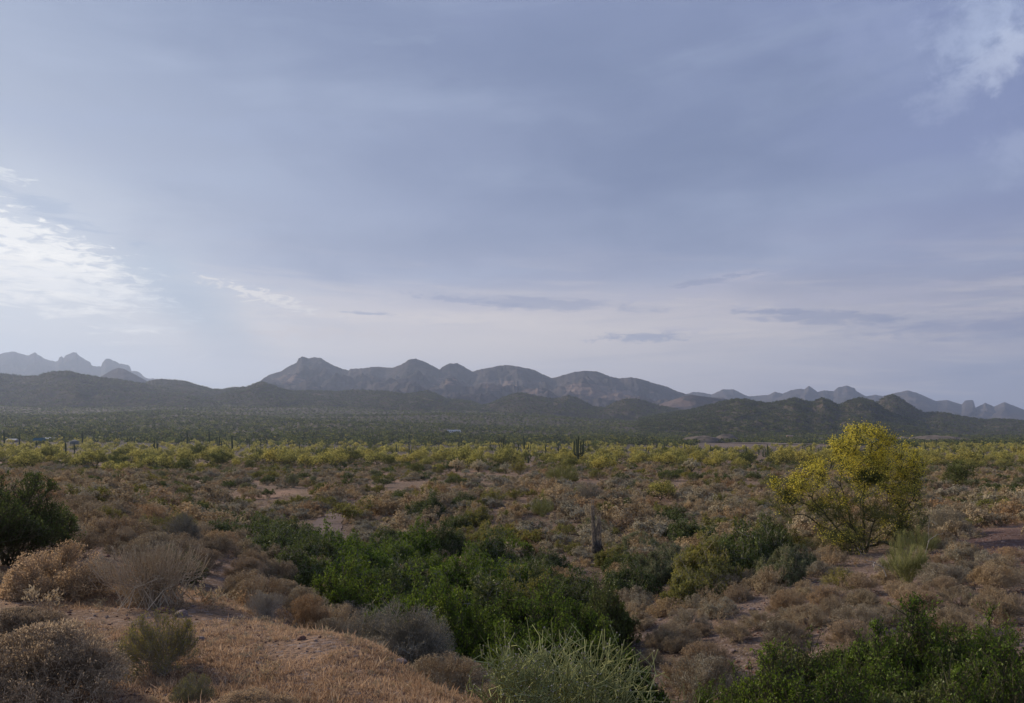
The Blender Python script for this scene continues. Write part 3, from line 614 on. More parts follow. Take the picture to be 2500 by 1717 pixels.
def lobed_geo(seed, W, Hh, nl=7, dens=1.0, leafL=0.04, leafW=0.022, **kw):
    rng = np.random.default_rng(seed); S, Lf = [], []
    for k in range(nl):
        a = 2 * math.pi * k / max(nl - 1, 1) + rng.uniform(-.4, .4); rr = 0 if k == 0 else W * rng.uniform(0.38, 0.62)
        w = W * (0.72 if k == 0 else rng.uniform(0.42, 0.62)); h = Hh * (1.0 if k == 0 else rng.uniform(0.50, 0.85))
        (sv, sq), (lv, lq) = shrub_geo(seed * 31 + k, w, h, nmain=18, nsub=int(170 * dens), ntwig=int(750 * dens), leafN=int(3000 * dens), leafL=leafL, leafW=leafW, jit=0.9, updir=0.12, face=0.7, **kw)
        o = np.array([math.cos(a) * rr, math.sin(a) * rr, 0]); S.append((sv + o, sq)); Lf.append((lv + o, lq))
    return merge(S), merge(Lf)
def two(name, geo, mt, mf):                 # stems and foliage as two meshes
    (sv, sq), (lv, lq) = geo
    return [('stems', make_mesh(name + '_stems', sv, sq, [M[mt]])), ('foliage', make_mesh(name + '_foliage', lv, lq, [M[mf]]))]
def one(name, geo, mt, mf):                 # both in one mesh, for masses of cover
    (sv, sq), (lv, lq) = geo; V, Q = merge([(sv, sq), (lv, lq)])
    return make_mesh(name, V, Q, [M[mt], M[mf]], np.r_[np.zeros(len(sq), int), np.ones(len(lq), int)])

DOME = dict(nmain=46, r0=0.006, base=0.12, lump=0.38)
T_dome_hi = [two('dome_shrub', shrub_geo(100 + i, 0.62, 0.52, face=0.7, nsub=620, ntwig=3600, leafN=9000, leafL=0.022, leafW=0.008, **DOME), 'tan_twig', m) for i, m in enumerate(('tan_leaf', 'grey_leaf', 'rust_leaf'))]
T_dome = [two('dome_shrub', shrub_geo(120 + i, 0.62, 0.50, face=0.5, nsub=260, ntwig=1300, leafN=3600, leafL=0.036, leafW=0.014, **DOME), 'tan_twig', m) for i, m in enumerate(('tan_leaf', 'tan_leaf', 'grey_leaf', 'rust_leaf', 'tan_leaf', 'olive_leaf'))]
T_cover_near = [one('dome_cover_near', shrub_geo(160 + i, 0.62, 0.52, nsub=400, ntwig=2200, leafN=6000, leafL=0.026, leafW=0.010, **DOME), 'tan_twig', m) for i, m in enumerate(('tan_leaf', 'grey_leaf'))]
DOME2 = dict(face=0.45, nmain=16, r0=0.012, base=0.12, lump=0.25)
T_cover = [one('dome_cover', shrub_geo(140 + i, 0.62, 0.54, nsub=80, ntwig=420, leafN=1700, leafL=0.055, leafW=0.028, jit=0.8, **DOME2), 'tan_twig', m) for i, m in enumerate(('tan_leaf', 'tan_leaf', 'grey_leaf', 'rust_leaf', 'olive_leaf'))]
T_green_hi = [two('leafy_shrub', lobed_geo(200 + i, 1.0, 1.0, 9, 2.2, 0.042, 0.020, r0=0.012, lump=0.3, leafpow=0.9), 'bark', m) for i, m in enumerate(('jojoba_leaf', 'jojoba_leaf', 'dark_leaf'))]
T_green = [two('leafy_shrub', lobed_geo(220 + i, 1.0, 1.0, 7, 1.0, 0.066, 0.032, r0=0.014, lump=0.35, leafpow=0.9), 'grey_twig', m) for i, m in enumerate(('jojoba_leaf', 'dark_leaf', 'jojoba_leaf', 'dark_leaf', 'olive_leaf', 'sage_leaf'))]
T_creo = [two('creosote', shrub_geo(240 + i, 1.0, 1.0, nmain=26, nsub=150, ntwig=700, leafN=2600, leafL=0.07, leafW=0.035, r0=0.014, upright=0.3, updir=0.5, lump=0.35), 'grey_twig', m) for i, m in enumerate(('dark_leaf', 'olive_leaf', 'sage_leaf', 'dark_leaf'))]
T_creo_far = [one('creosote_cover', shrub_geo(260 + i, 1.0, 0.85, nmain=10, nsub=30, ntwig=80, leafN=420, leafL=0.16, leafW=0.09, r0=0.02, lump=0.35), 'grey_twig', m) for i, m in enumerate(('dark_leaf', 'olive_leaf', 'sage_leaf'))]

# ---- trees grown towards a crown described by lobes
def tree_geo(seed, trunks, lobes, nclu, step=0.22, r_tip=0.006, r_exp=0.42, twigs=40, twl=0.4, flowers=60, fsz=0.05, spread=0.28, twr=0.004, droop=0.0, fl_prob=None, rmax=0.2):
    rng = np.random.default_rng(seed); C = []
    wts = np.array([l[6] for l in lobes], float); wts /= wts.sum()
    for l, w in zip(lobes, wts):
        n = max(2, int(nclu * w)); U = nrm(rng.normal(size=(n, 3))) * rng.uniform(0.25, 1.0, (n, 1)) ** 0.5
        C.append(U * [l[3], l[4], l[5]] + [l[0], l[1], l[2]])
    C = np.concatenate(C); C[:, 2] = np.maximum(C[:, 2], 0.15)
    N = [np.array(t[0], float) for t in trunks]; par = [-1] * len(trunks)
    for k, t in enumerate(trunks):
        cur = k
        for q in t[1:]:
            q = np.array(q, float); n = max(1, int(np.linalg.norm(q - N[cur]) / step)); a = N[cur].copy()
            for j in range(1, n + 1):
                N.append(a + (q - a) * j / n + rng.normal(size=3) * step * 0.10); par.append(cur); cur = len(N) - 1
    order = np.argsort(np.linalg.norm(C - N[0], axis=1)); tips = []
    for ci in order:
        c = C[ci]; A = np.array(N); d = np.linalg.norm(A - c, axis=1) + np.clip(A[:, 2] - c[2] + 0.1, 0, 9) * 1.5
        cur = int(np.argmin(d)); a = N[cur].copy(); n = max(1, int(np.linalg.norm(c - a) / step)); side = rng.normal(size=3) * 0.12 * np.linalg.norm(c - a)
        for j in range(1, n + 1):
            t = j / n; p = a + (c - a) * t + side * math.sin(math.pi * t) + [0, 0, 0.10 * math.sin(math.pi * t) * np.linalg.norm(c - a)]
            N.append(p); par.append(cur); cur = len(N) - 1
        tips.append(cur)
    cnt = np.zeros(len(N)); 
    for t in tips: cnt[t] += 1
    for i in range(len(N) - 1, -1, -1):
        if par[i] >= 0: cnt[par[i]] += cnt[i]
    A = np.array(N); R = np.minimum(r_tip * np.maximum(cnt, 1) ** r_exp, rmax); idx = np.array([i for i in range(len(N)) if par[i] >= 0]); pr = np.array(par)[idx]
    wood = tubes(A[pr], A[idx], R[pr] * 0.96 + R[idx] * 0.04, R[idx], 5)
    T = A[tips]; Dv = nrm(T - A[np.array(par)[tips]]); n = len(T)
    k = rng.integers(0, n, n * twigs); t0 = T[k] + rng.normal(size=(len(k), 3)) * 0.04
    td = nrm(Dv[k] * 0.5 + rng.normal(size=(len(k), 3)) * 0.75 + [0, 0, 0.35 - droop]); t1 = t0 + td * twl * rng.uniform(0.4, 1.1, (len(k), 1))
    tw = tubes(t0, t1, twr, twr * 0.5)
    pf = np.ones(n) if fl_prob is None else fl_prob(T, rng); pf = np.clip(pf, 0, None); ws = pf * rng.uniform(0.1, 1.6, n) ** 1.8
    m = int(pf.mean() * n * flowers); kk = rng.choice(n, m, p=ws / ws.sum()); kt = rng.integers(0, len(t0), m)
    fc = T[kk] + rng.normal(size=(m, 3)) * spread * 0.5; alt = rng.uniform(size=m) < 0.6
    sel = k[kt]; ok = alt & (rng.uniform(size=m) < pf[sel]); fc[ok] = (t0[kt] + (t1[kt] - t0[kt]) * rng.uniform(0.3, 1, (m, 1)))[ok]
    fl = leaves(fc, rng.normal(size=(m, 3)) + [0, 0, .3], fsz * rng.uniform(0.6, 1.3, m), fsz * 0.8, rng)
    return wood, tw, fl, T
def pv_template(seed, far=False):
    rng = np.random.default_rng(seed); lob = []
    for k in range(6):
        a = 2 * math.pi * k / 6 + rng.uniform(-.3, .3); r = rng.uniform(0.9, 1.5)
        lob.append((math.cos(a) * r, math.sin(a) * r, rng.uniform(1.3, 2.2), 1.0, 1.0, 0.75, 1))
    lob.append((0, 0, 2.6, 1.3, 1.3, 0.8, 1.6)); lob.append((0, 0, 1.2, 2.0, 2.0, 0.7, 1.0))
    tr = [((0, 0, 0), (0.1, 0, .5), (0.4, 0.1, 1.3)), ((0.05, 0, 0), (-0.2, 0.1, .6), (-0.7, 0.2, 1.5))]
    return tree_geo(seed, tr, lob, 90 if not far else 26, step=0.4, r_tip=0.012, twigs=14 if not far else 5, twl=0.6, flowers=34 if not far else 22,
                    fsz=0.16 if not far else 0.36, spread=0.5, twr=0.010 if not far else 0.02, fl_prob=lambda T, r: np.clip((T[:, 2] - 1.2) / 0.9, 0.04, 1))
T_pv = []
for i, fm in enumerate(('flower_far', 'flower_far', 'pv_leaf', 'flower_far', 'flower_far')):
    w, t, f, _ = pv_template(300 + i)
    T_pv.append([('trunk', make_mesh('tree_trunk', *w, [M['bark']])), ('crown', (lambda V, Q, n1: make_mesh('tree_crown', V, Q, [M['green_bark'], M[fm]], np.r_[np.zeros(n1, int), np.ones(len(Q) - n1, int)]))(*merge([t, f]), len(t[1])))])
T_pv_far = []
for i, fm in enumerate(('flower_far', 'flower_far', 'pv_leaf', 'olive_leaf')):
    w, t, f, _ = pv_template(320 + i, True); V, Q = merge([w, t, f]); n1, n2_ = len(w[1]), len(t[1])
    T_pv_far.append(make_mesh('far_tree', V, Q, [M['bark'], M['green_bark'], M[fm]], np.r_[np.zeros(n1, int), np.ones(n2_, int), np.full(len(Q) - n1 - n2_, 2)]))
def speck(seed, n, mats, h=2.6, w=2.2):     # a tree or bush seen from a kilometre off: still a volume of leaf clumps
    rng = np.random.default_rng(seed); U = nrm(rng.normal(size=(n, 3))) * rng.uniform(0.4, 1, (n, 1)); C = U * [w, w, h / 2] + [0, 0, h * 0.5]
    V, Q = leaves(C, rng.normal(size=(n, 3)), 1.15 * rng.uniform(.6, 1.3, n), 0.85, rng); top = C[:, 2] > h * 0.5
    return make_mesh('speck', V, Q, [M[m] for m in mats], np.where(top & (rng.uniform(size=n) < 0.75), 1, 0))  # lower clumps take the darker leaf: shade under the crown put into colour
T_hill = [speck(420 + i, 26, ms, hh) for i, (ms, hh) in enumerate(((('hill_leaf', 'hill_leaf'), 2.4), (('hill_leaf', 'dark_leaf'), 3.0), (('dark_leaf', 'pv_leaf'), 2.8)))]
T_speck = [speck(400 + i, 26, ms, hh) for i, (ms, hh) in enumerate(((('dark_leaf', 'pv_leaf'), 2.4), (('dark_leaf', 'pv_leaf'), 3.0), (('pv_leaf', 'olive_leaf'), 3.0), (('dark_leaf', 'olive_leaf'), 2.0), (('dark_leaf', 'sage_leaf'), 1.8)))]

# ---- a cover of countless plants: one object that places its plants with geometry nodes
def cover(name, label_note, pts, sc_, rz, templates, weights, seed=0, force=None):
    rng = np.random.default_rng(seed); pts = np.asarray(pts, float); n = len(pts)
    me = bpy.data.meshes.new(name); me.vertices.add(n); me.vertices.foreach_set('co', pts.astype(np.float32).ravel())
    for an, av in (('psc', sc_), ('prz', rz)):
        a = me.attributes.new(an, 'FLOAT', 'POINT'); a.data.foreach_set('value', np.asarray(av, np.float32))
    ix = rng.choice(len(templates), n, p=np.array(weights) / sum(weights)).astype(np.int32)
    if force is not None: ix = np.where(force >= 0, force, ix).astype(np.int32)
    a = me.attributes.new('pix', 'INT', 'POINT'); a.data.foreach_set('value', ix); me.update()
    o = obj(name, me, kind='stuff')
    ng = bpy.data.node_groups.new(name + '_nodes', 'GeometryNodeTree'); ng.is_modifier = True
    ng.interface.new_socket('Geometry', in_out='INPUT', socket_type='NodeSocketGeometry'); ng.interface.new_socket('Geometry', in_out='OUTPUT', socket_type='NodeSocketGeometry')
    N = ng.nodes; L = ng.links; gi = N.new('NodeGroupInput'); go = N.new('NodeGroupOutput'); jn = N.new('GeometryNodeJoinGeometry')
    def attr(nm, ty):
        q = N.new('GeometryNodeInputNamedAttribute'); q.data_type = ty; q.inputs[0].default_value = nm; return q.outputs[0]
    sc_s, rz_s, ix_s = attr('psc', 'FLOAT'), attr('prz', 'FLOAT'), attr('pix', 'INT')
    cz = N.new('ShaderNodeCombineXYZ'); L.new(rz_s, cz.inputs[2])
    e2r = N.new('FunctionNodeEulerToRotation'); L.new(cz.outputs[0], e2r.inputs[0])
    for k, tm in enumerate(templates):
        to = bpy.data.objects.new(name + '_source', tm)      # never linked: only its mesh is used
        oi = N.new('GeometryNodeObjectInfo'); oi.inputs['Object'].default_value = to
        ip = N.new('GeometryNodeInstanceOnPoints'); cmp_ = N.new('FunctionNodeCompare'); cmp_.data_type = 'INT'; cmp_.operation = 'EQUAL'
        L.new(ix_s, cmp_.inputs[2]); cmp_.inputs[3].default_value = k
        L.new(gi.outputs[0], ip.inputs['Points']); L.new(cmp_.outputs[0], ip.inputs['Selection']); L.new(oi.outputs['Geometry'], ip.inputs['Instance'])
        L.new(e2r.outputs[0], ip.inputs['Rotation']); L.new(sc_s, ip.inputs['Scale']); L.new(ip.outputs[0], jn.inputs[0])
    L.new(jn.outputs[0], go.inputs[0]); md = o.modifiers.new('scatter', 'NODES'); md.node_group = ng
    return o

# ------------------------------------------------------------------ the landmark plants
RZ = random.Random(7)
def R_(): return RZ.uniform(0, 6.283)
LM = []                                     # landmarks used in the labels of their neighbours
def landmark(words, loc): LM.append((words, loc[0], loc[1]))

# the big flowering palo verde on the right bank
def hero_tree():
    base = at(2112, 30); F_ = F / 30
    def q(px, py, dep=0.0): return ((px - 2112) / F_, dep, (HY - py) / F_ - base[2])
    L = [(2105, 1095, 75, 55, 1.1, 0.5), (2150, 1062, 30, 22, .2, .3), (2010, 1150, 34, 20, .25, .2), (2080, 1052, 22, 16, .15, 0), (1905, 1240, 26, 18, .15, 0), (2245, 1140, 24, 22, .2, 0), (2130, 1075, 40, 30, .4, -.4), (2200, 1140, 62, 66, 1.2, 0.5), (2070, 1130, 70, 55, 1.0, -0.6), (2140, 1160, 110, 60, 1.3, 0.0), (2130, 1210, 130, 90, 1.0, 0.0), (2110, 1285, 120, 50, 1.0, 0.0), (2050, 1320, 60, 30, .4, -.3), (2180, 1290, 50, 35, .4, -.3), (2115, 1062, 45, 22, .35, .1), (2235, 1180, 26, 60, .3, 0.2), (2060, 1090, 40, 30, .3, 0), (1960, 1165, 62, 45, 0.9, -0.4),
         (1915, 1200, 34, 45, 0.35, 0.3), (1990, 1215, 95, 65, 1.1, 0.4), (1930, 1235, 50, 40, .4, .1), (2215, 1205, 42, 70, 1.1, 0.2), (2190, 1250, 50, 60, 0.8, -0.8), (2060, 1240, 95, 60, 1.0, -0.6),
         (2010, 1290, 55, 50, 0.45, -0.5), (2180, 1300, 45, 40, 0.4, -0.9), (2120, 1290, 80, 60, 0.6, 0.6), (2060, 1330, 50, 30, 0.3, -0.7)]
    lob = []
    for (px, py, rx, rz_, w, dp) in L:
        c = q(px, py, dp); lob.append((c[0], c[1], max(c[2], .35), rx / F_, 0.85 if rx > 50 else 0.5, rz_ / F_, w))
    tr = [((0, 0, -0.1), q(2108, 1300), q(2112, 1240, .1), q(2114, 1180, .1), q(2125, 1120, .2), q(2135, 1085, .2)),
          ((-.06, .05, -0.1), q(2095, 1310, .1), q(2080, 1270, .2), q(2072, 1230, .2), q(2060, 1180, .3)),
          ((.05, -.05, -0.1), q(2120, 1310, -.1), q(2130, 1250, -.3), q(2160, 1205, -.5), q(2195, 1165, -.4)),
          ((-.1, -.1, -0.1), q(2075, 1325, -.3), q(2030, 1285, -.4), q(1985, 1230, -.4), q(1950, 1190, -.3)),
          ((.0, -.1, -0.1), q(2105, 1320, -.3), q(2060, 1280, -.5), q(2030, 1240, -.5))]
    def fp(T, r):
        x = T[:, 0] * F_ + 2112; yy = HY - (T[:, 2] + base[2]) * F_
        p = np.clip((1238 - yy) / 75, 0.0, 1.0) + 0.35 * (r.uniform(size=len(T)) < 0.30)
        p = np.where((x < 2080) & (yy > 1150), np.maximum(p, 0.55 * (yy < 1225)), p)
        return np.clip(p * np.where(x > 2185, 0.65, 1.0), 0, 1)
    wood, tw, fl, T = tree_geo(51, tr, lob, 450, step=0.16, r_tip=0.0055, r_exp=0.44, twigs=30, twl=0.46, flowers=88, fsz=0.050, spread=0.25, twr=0.0036, fl_prob=fp, rmax=0.13)
    t = thing('palo_verde_tree', base, 0, 1, 'large palo verde tree in yellow bloom, the biggest tree, on the right bank', 'tree')
    obj('trunk', make_mesh('hero_trunk', *wood, [M['bark']], smooth_=True), t)
    tg = obj('twigs', make_mesh('hero_twigs', *tw, [M['green_bark']]), t)
    obj('flowers', make_mesh('hero_flowers', *fl, [M['flower']]), t)
    rg = np.random.default_rng(9); low = np.flatnonzero(T[:, 2] < 2.9); k = low[rg.integers(0, len(low), 26000)][:15000]; c = T[k] + rg.normal(size=(15000, 3)) * 0.20
    obj('leaflets', make_mesh('hero_leaflets', *leaves(c, rg.normal(size=(15000, 3)) + [0, 0, .3], 0.040, 0.02, rg), [M['pv_leaf']]), t)
    # dark clump of mistletoe in the fork
    rng = np.random.default_rng(5); n = 900; c = np.array(q(2116, 1163, -.25)); U = nrm(rng.normal(size=(n, 3))) * [0.62, 0.42, 0.26]
    a = c + nrm(rng.normal(size=(n, 3))) * rng.uniform(0, 1, (n, 1)) * [0.5, 0.35, 0.28]
    V1 = tubes(a, a + nrm(rng.normal(size=(n, 3))) * 0.2, 0.006, 0.004); n = 3200
    u = nrm(rng.normal(size=(n, 3))) * rng.uniform(0, 1, (n, 1)) ** 0.6; V2 = leaves(c + u * [0.66, 0.45, 0.32], rng.normal(size=(n, 3)), 0.06, 0.02, rng)
    V, Q = merge([V1, V2]); cl_ = obj('mistletoe_clump', make_mesh('mistletoe', V, Q, [M['dark_leaf']]), None)
    cl_.location = base; cl_['label'] = 'dark clump of mistletoe lodged in the fork of the yellow flowering tree'; cl_['category'] = 'mistletoe'
    landmark('the big yellow flowering tree', base)
hero_tree()

# dead cactus skeleton in the middle distance
def snag():
    b = at(1457, 34); k = 34 / F
    t = thing('cactus_skeleton', b, 0, 1, 'dead saguaro skeleton of grey ribs with a dark swollen foot, centre of the slope', 'dead cactus')
    rng = np.random.default_rng(3)
    def ribs(x0, x1, z0, z1, r, n, name, seed):
        rg = np.random.default_rng(seed); P = []
        for i in range(n):
            a = 2 * math.pi * i / n; zz = z1 * rg.uniform(0.80, 1.0) if i % 3 else z1
            s = np.linspace(0, 1, 9); path = np.stack([x0 + (x1 - x0) * s + math.cos(a) * r * (1 - .35 * s) + rg.normal(size=9) * .006, math.sin(a) * r * (1 - .35 * s) + rg.normal(size=9) * .006, z0 + (zz - z0) * s], 1)
            P.append(pipe(path, [0.019 - 0.009 * q for q in s], 5))
        obj(name, pipe_mesh(name, P, M['wood_grey']), t)
    ribs(-0.10, -0.20, 0.5, 2.45, 0.085, 10, 'tall_column', 1); ribs(0.08, 0.09, 0.5, 1.85, 0.115, 12, 'short_column', 2)
    s = np.linspace(0, 1, 10); path = np.stack([0.02 * np.sin(s * 5), 0 * s, 0.72 * s - 0.05], 1)
    v, q = pipe(path, [0.30, .27, .24, .25, .27, .25, .22, .20, .17, .10], 14, 0.08); v = v + rng.normal(size=v.shape) * 0.014
    obj('foot', pipe_mesh('foot', [(v, q)], M['wood_dark']), t)
    landmark('the dead cactus skeleton', b)
snag()

def put(kind, parts, px, d, w, h, tw, th, label, cat, lm=None, group=None, rz=None, dz=-0.03):
    p = at(px, d); s = (w / tw, w / tw, h / th)
    o = plant(kind, parts, (p[0], p[1], p[2] + dz), R_() if rz is None else rz, s, label, cat, group)
    if lm: landmark(lm, p)
    return o
# --- foreground, left
creo_big = two('dark_shrub', shrub_geo(501, 1.3, 1.8, nmain=34, nsub=420, ntwig=3000, leafN=14000, leafL=0.045, leafW=0.022, r0=0.016, upright=0.25, updir=0.45, lump=0.4, leafpow=0.7), 'bark', 'dark_leaf')
put('creosote_bush', creo_big, 40, 14.5, 1.35, 1.75, 1.3, 1.8, 'tall dark green bush cut off by the left edge of the picture', 'bush', 'the tall dark bush at the left edge', rz=0.6)
put('creosote_bush', creo_big, -70, 13.2, 1.1, 1.5, 1.3, 1.8, 'dark green bush mostly outside the left edge, nearer than the tall one', 'bush', rz=2.4)
dome_a = two('tan_dome', shrub_geo(502, 0.62, 0.78, nmain=60, nsub=1300, ntwig=9000, leafN=22000, leafL=0.026, leafW=0.010, r0=0.007, base=0.15, lump=0.15, jit=0.6), 'tan_twig', 'pale_tan_leaf')
put('dry_shrub', dome_a, 140, 10.6, 0.66, 0.76, 0.62, 0.78, 'large tan dome shaped dry shrub left of the pale upright sticks', 'shrub', 'the large tan dome shrub')
stick = two('stick_shrub', shrub_geo(503, 0.95, 0.80, nmain=260, nsub=420, ntwig=1500, leafN=3500, leafL=0.018, leafW=0.007, r0=0.0062, subk=0.7, base=0.22, lump=0.25, jit=0.28, updir=0.9, upright=0.35, maxth=1.5), 'straw', 'grey_leaf')
put('stick_shrub', stick, 372, 10.1, 0.82, 0.86, 0.95, 0.8, 'wide fan of pale bare upright sticks, in front of a small dark green bush', 'shrub', 'the fan of pale sticks')
put('stick_shrub', stick, 646, 9.9, 0.27, 0.42, 0.95, 0.8, 'small fan of pale bare sticks at the rim of the dry grass slope', 'shrub', 'the small fan of pale sticks')
put('leafy_shrub', T_green_hi[2], 425, 13.2, 0.50, 0.62, 1, 1, 'small dark green bush behind the fan of pale sticks', 'bush', 'the small dark green bush')
put('dry_shrub', T_dome_hi[1], 378, 17.0, 0.55, 0.50, .62, .52, 'grey brown dome shrub just behind the small dark green bush', 'shrub')
put('dry_shrub', T_dome[5], 366, 22.0, 0.60, 0.62, .62, .5, 'olive yellow dome shrub above the grey brown dome', 'shrub')
greytw = two('grey_shrub', shrub_geo(504, 0.9, 0.85, nmain=50, nsub=700, ntwig=4200, leafN=3000, leafL=0.02, leafW=0.008, r0=0.009, lump=0.3, jit=0.7), 'grey_twig', 'grey_leaf')
put('bare_shrub', greytw, 452, 19.5, 0.62, 0.85, .9, .85, 'dull purple grey leafless twiggy shrub right of the olive dome', 'shrub')
put('dry_shrub', T_dome_hi[0], 622, 17.5, 0.42, 0.48, .62, .52, 'small pale round dry shrub alone left of the green wash', 'shrub', 'the small pale round shrub')
dome_b = two('near_dome', shrub_geo(505, 0.72, 0.52, nmain=80, nsub=2200, ntwig=15000, leafN=30000, leafL=0.021, leafW=0.0075, r0=0.006, base=0.2, lump=0.18, jit=0.8, tw=0.13), 'tan_twig', 'pale_tan_leaf')
put('dry_shrub', dome_b, 110, 5.55, 0.62, 0.54, .72, .52, 'nearest tan dry shrub filling the bottom left corner', 'shrub', 'the nearest tan shrub')
put('dry_shrub', dome_b, 40, 8.0, 0.50, 0.30, .72, .52, 'low tan dry shrub spreading behind the bottom left shrub', 'shrub')
olive = two('olive_shrub', shrub_geo(506, 0.40, 0.52, nmain=60, nsub=900, ntwig=5200, leafN=8500, leafL=0.020, leafW=0.006, r0=0.0035, base=0.15, lump=0.2, jit=0.45, updir=0.7), 'grey_twig', 'olive_leaf')
put('olive_shrub', olive, 385, 6.4, 0.38, 0.50, .40, .52, 'thin olive green twiggy shrub right of the bottom left shrub', 'shrub', 'the thin olive shrub')
put('dry_shrub', dome_b, 610, 5.2, 0.36, 0.17, .72, .52, 'flat straw coloured plant at the bottom edge below the dry grass', 'plant')
put('small_weed', olive, 470, 5.6, 0.16, 0.20, .40, .52, 'small green weed at the bottom edge right of the olive shrub', 'weed')
put('dry_shrub', T_dome_hi[2], 755, 11.4, 0.46, 0.62, .62, .52, 'rusty brown dry shrub at the rim, left of the big grey bush', 'shrub')
put('dry_shrub', T_dome_hi[1], 812, 10.6, 0.30, 0.42, .62, .52, 'small grey brown shrub touching the left side of the big grey bush', 'shrub')
greybig = two('grey_bush', shrub_geo(507, 1.05, 1.35, nmain=70, nsub=1500, ntwig=10000, leafN=16000, leafL=0.022, leafW=0.010, r0=0.010, lump=0.28, jit=0.8), 'grey_twig', 'grey_leaf')
put('grey_bush', greybig, 985, 11.6, 0.88, 1.30, 1.05, 1.35, 'big dense grey leafless bush just behind the rim of the dry grass slope', 'bush', 'the big grey bush')
put('grey_bush', greybig, 1115, 10.2, 0.34, 0.55, 1.05, 1.35, 'little grey bush at the lower right foot of the big grey one', 'bush')
# --- green wash
greens = [(1010,15,1.2,1.75,0,1),(860,16,1.0,1.45,0,1),(1130,14,0.85,1.55,0,1),(1300,13,1.15,1.65,0,1),(1485,12.6,0.85,1.55,1,1),(1220,17,1.1,1.6,1,1),(1350,17,1.0,1.75,0,1),
 (1465,18,0.85,1.75,2,1),(1200,22,1.3,1.7,1,0),(1300,23,1.2,1.7,4,0),(1400,24,1.0,1.5,1,0),(1075,20.5,1.15,1.5,0,0),(945,22,1.2,1.6,3,0),(830,20,1.0,1.4,0,0),(730,19,0.8,1.2,1,0),
 (770,26,1.2,1.6,1,0),(880,28,1.35,1.9,0,0),(650,27,1.0,1.3,1,0),(700,32,1.5,1.9,1,0),(620,36,1.3,1.6,3,0),(790,34,1.4,1.9,0,0),(560,41,1.2,1.5,1,0),(700,43,1.4,1.7,1,0),(625,47,1.2,1.4,0,0),
 (540,50,1.2,1.2,3,0),(1020,38,1.3,2.1,0,0),(975,35,1.0,1.7,2,0),(1085,39,1.3,2.0,3,0),(1195,32,1.4,2.4,1,0),(1130,28,1.4,1.8,0,0),(1230,27,1.2,1.6,2,0),(1045,53,1.4,2.0,1,0),(1165,48,1.0,1.7,4,0),
 (1340,31,0.9,1.2,1,0),(1690,36,1.5,1.5,3,0),(1722,25,1.2,1.9,4,0),(1800,26.5,1.25,2.1,1,0),(1700,22.5,1.0,1.4,4,0),(1855,27,0.9,1.7,3,0),(1880,31,1.0,1.9,1,0),(1535,25,1.0,1.2,3,0),(1600,27,0.9,1.2,5,0),
 (1908,24,0.75,1.25,5,0),(1955,25.5,0.6,1.0,5,0),(1640,29,1.0,1.2,5,0),(905,32,1.1,1.6,2,0),(1000,27,1.2,1.5,1,0),(855,38,1.0,1.3,2,0),(1290,29,1.0,1.4,3,0),(1060,32,1.1,1.5,2,0),
 (1230,11,0.7,1.3,1,1),(1390,10.5,0.6,0.9,0,1),(660,22,0.9,1.1,3,0),(590,30,1.0,1.1,3,0),(515,46,1.2,1.2,1,0),(585,44,1.2,1.4,0,0),(640,40,1.2,1.6,3,0),(740,38,1.3,1.7,1,0),(745,29,1.2,1.6,3,0),(655,33,1.2,1.5,1,0),(905,37,1.1,1.4,0,0),(945,43,1.1,1.3,1,0),(1110,46,1.2,1.5,3,0),(1215,40,1.2,1.4,4,0),(1255,35,1.2,1.5,0,0),(470,54,1.3,1.1,3,0),(430,62,1.4,1.1,1,0),(1330,27,1.0,1.3,1,0),(1530,29,0.9,1.1,3,0),(1500,31,0.9,1.0,4,0),(1560,34,1.0,1.1,5,0),(560,25,.9,.9,3,0),(520,33,1.0,.9,1,0),(1640,44,1.2,1.3,3,0),(1130,58,1.3,1.3,1,0)]
for (px, d, w, h, ti, hi) in greens:
    tmpl = T_green_hi[min(ti, 2)] if hi else T_green[ti]
    o = put('leafy_shrub', tmpl, px, d, w, h, 1.0, 1.0, None, 'bush', group='green bushes crowding the wash'); REG.append((o, 'wash', ('dark ', '', '', 'dark ', 'olive ', 'grey green ')[ti] if not hi else ('bright ', 'bright ', 'dark ')[min(ti, 2)]))
T_thick = [two('thicket_shrub', lobed_geo(270 + i, 1.0, 1.0, 13, 2.6, 0.036, 0.017, r0=0.012, lump=0.2, leafpow=0.9), 'bark', m) for i, m in enumerate(('jojoba_leaf', 'dark_leaf', 'jojoba_leaf'))]
for (px, d, w, h, ti, lab) in [(1990, 10.0, 1.1, 1.75, 1, 'dark green bush between and behind the pair of bright ones, lower right'), (2400, 10.0, 1.0, 1.6, 2, 'green bush behind the corner bush at the right edge'), (2240, 10.4, 1.05, 1.75, 0, 'green bush filling the gap behind the dark green one at the bottom right'), (1800, 9.8, 0.6, 1.35, 2, 'green bush at the left end of the thicket, behind the small one'), (2110, 9.3, 0.85, 1.65, 2, 'mid green bush in the middle of the thicket, lower right'), (1820, 7.6, 0.5, 0.95, 0, 'low bright green bush at the bottom edge right of the green sticks'), (1900, 8.7, 1.05, 1.72, 0, 'bright green leafy bush in the lower right, left half of the pair'), (2070, 8.3, 0.85, 1.5, 0, 'green leafy bush at the bottom edge between the two large right ones'),
      (1775, 8.9, 0.5, 1.25, 1, 'small green leafy bush touching the right side of the green sticks'), (2300, 8.4, 0.98, 1.70, 1, 'dark green leafy bush at the bottom right'), (2470, 8.0, 0.85, 1.68, 0, 'green leafy bush cut off by the bottom right corner'),
      (2190, 7.6, 0.65, 1.15, 2, 'low dark green bush at the bottom edge, right of centre of the green thicket')]:
    put('leafy_shrub', T_thick[ti], px, d, w, h * .9, 1.0, 1.0, lab, 'bush', group='green bushes in the lower right')
landmark('the green thicket at bottom right', at(2150, 9))
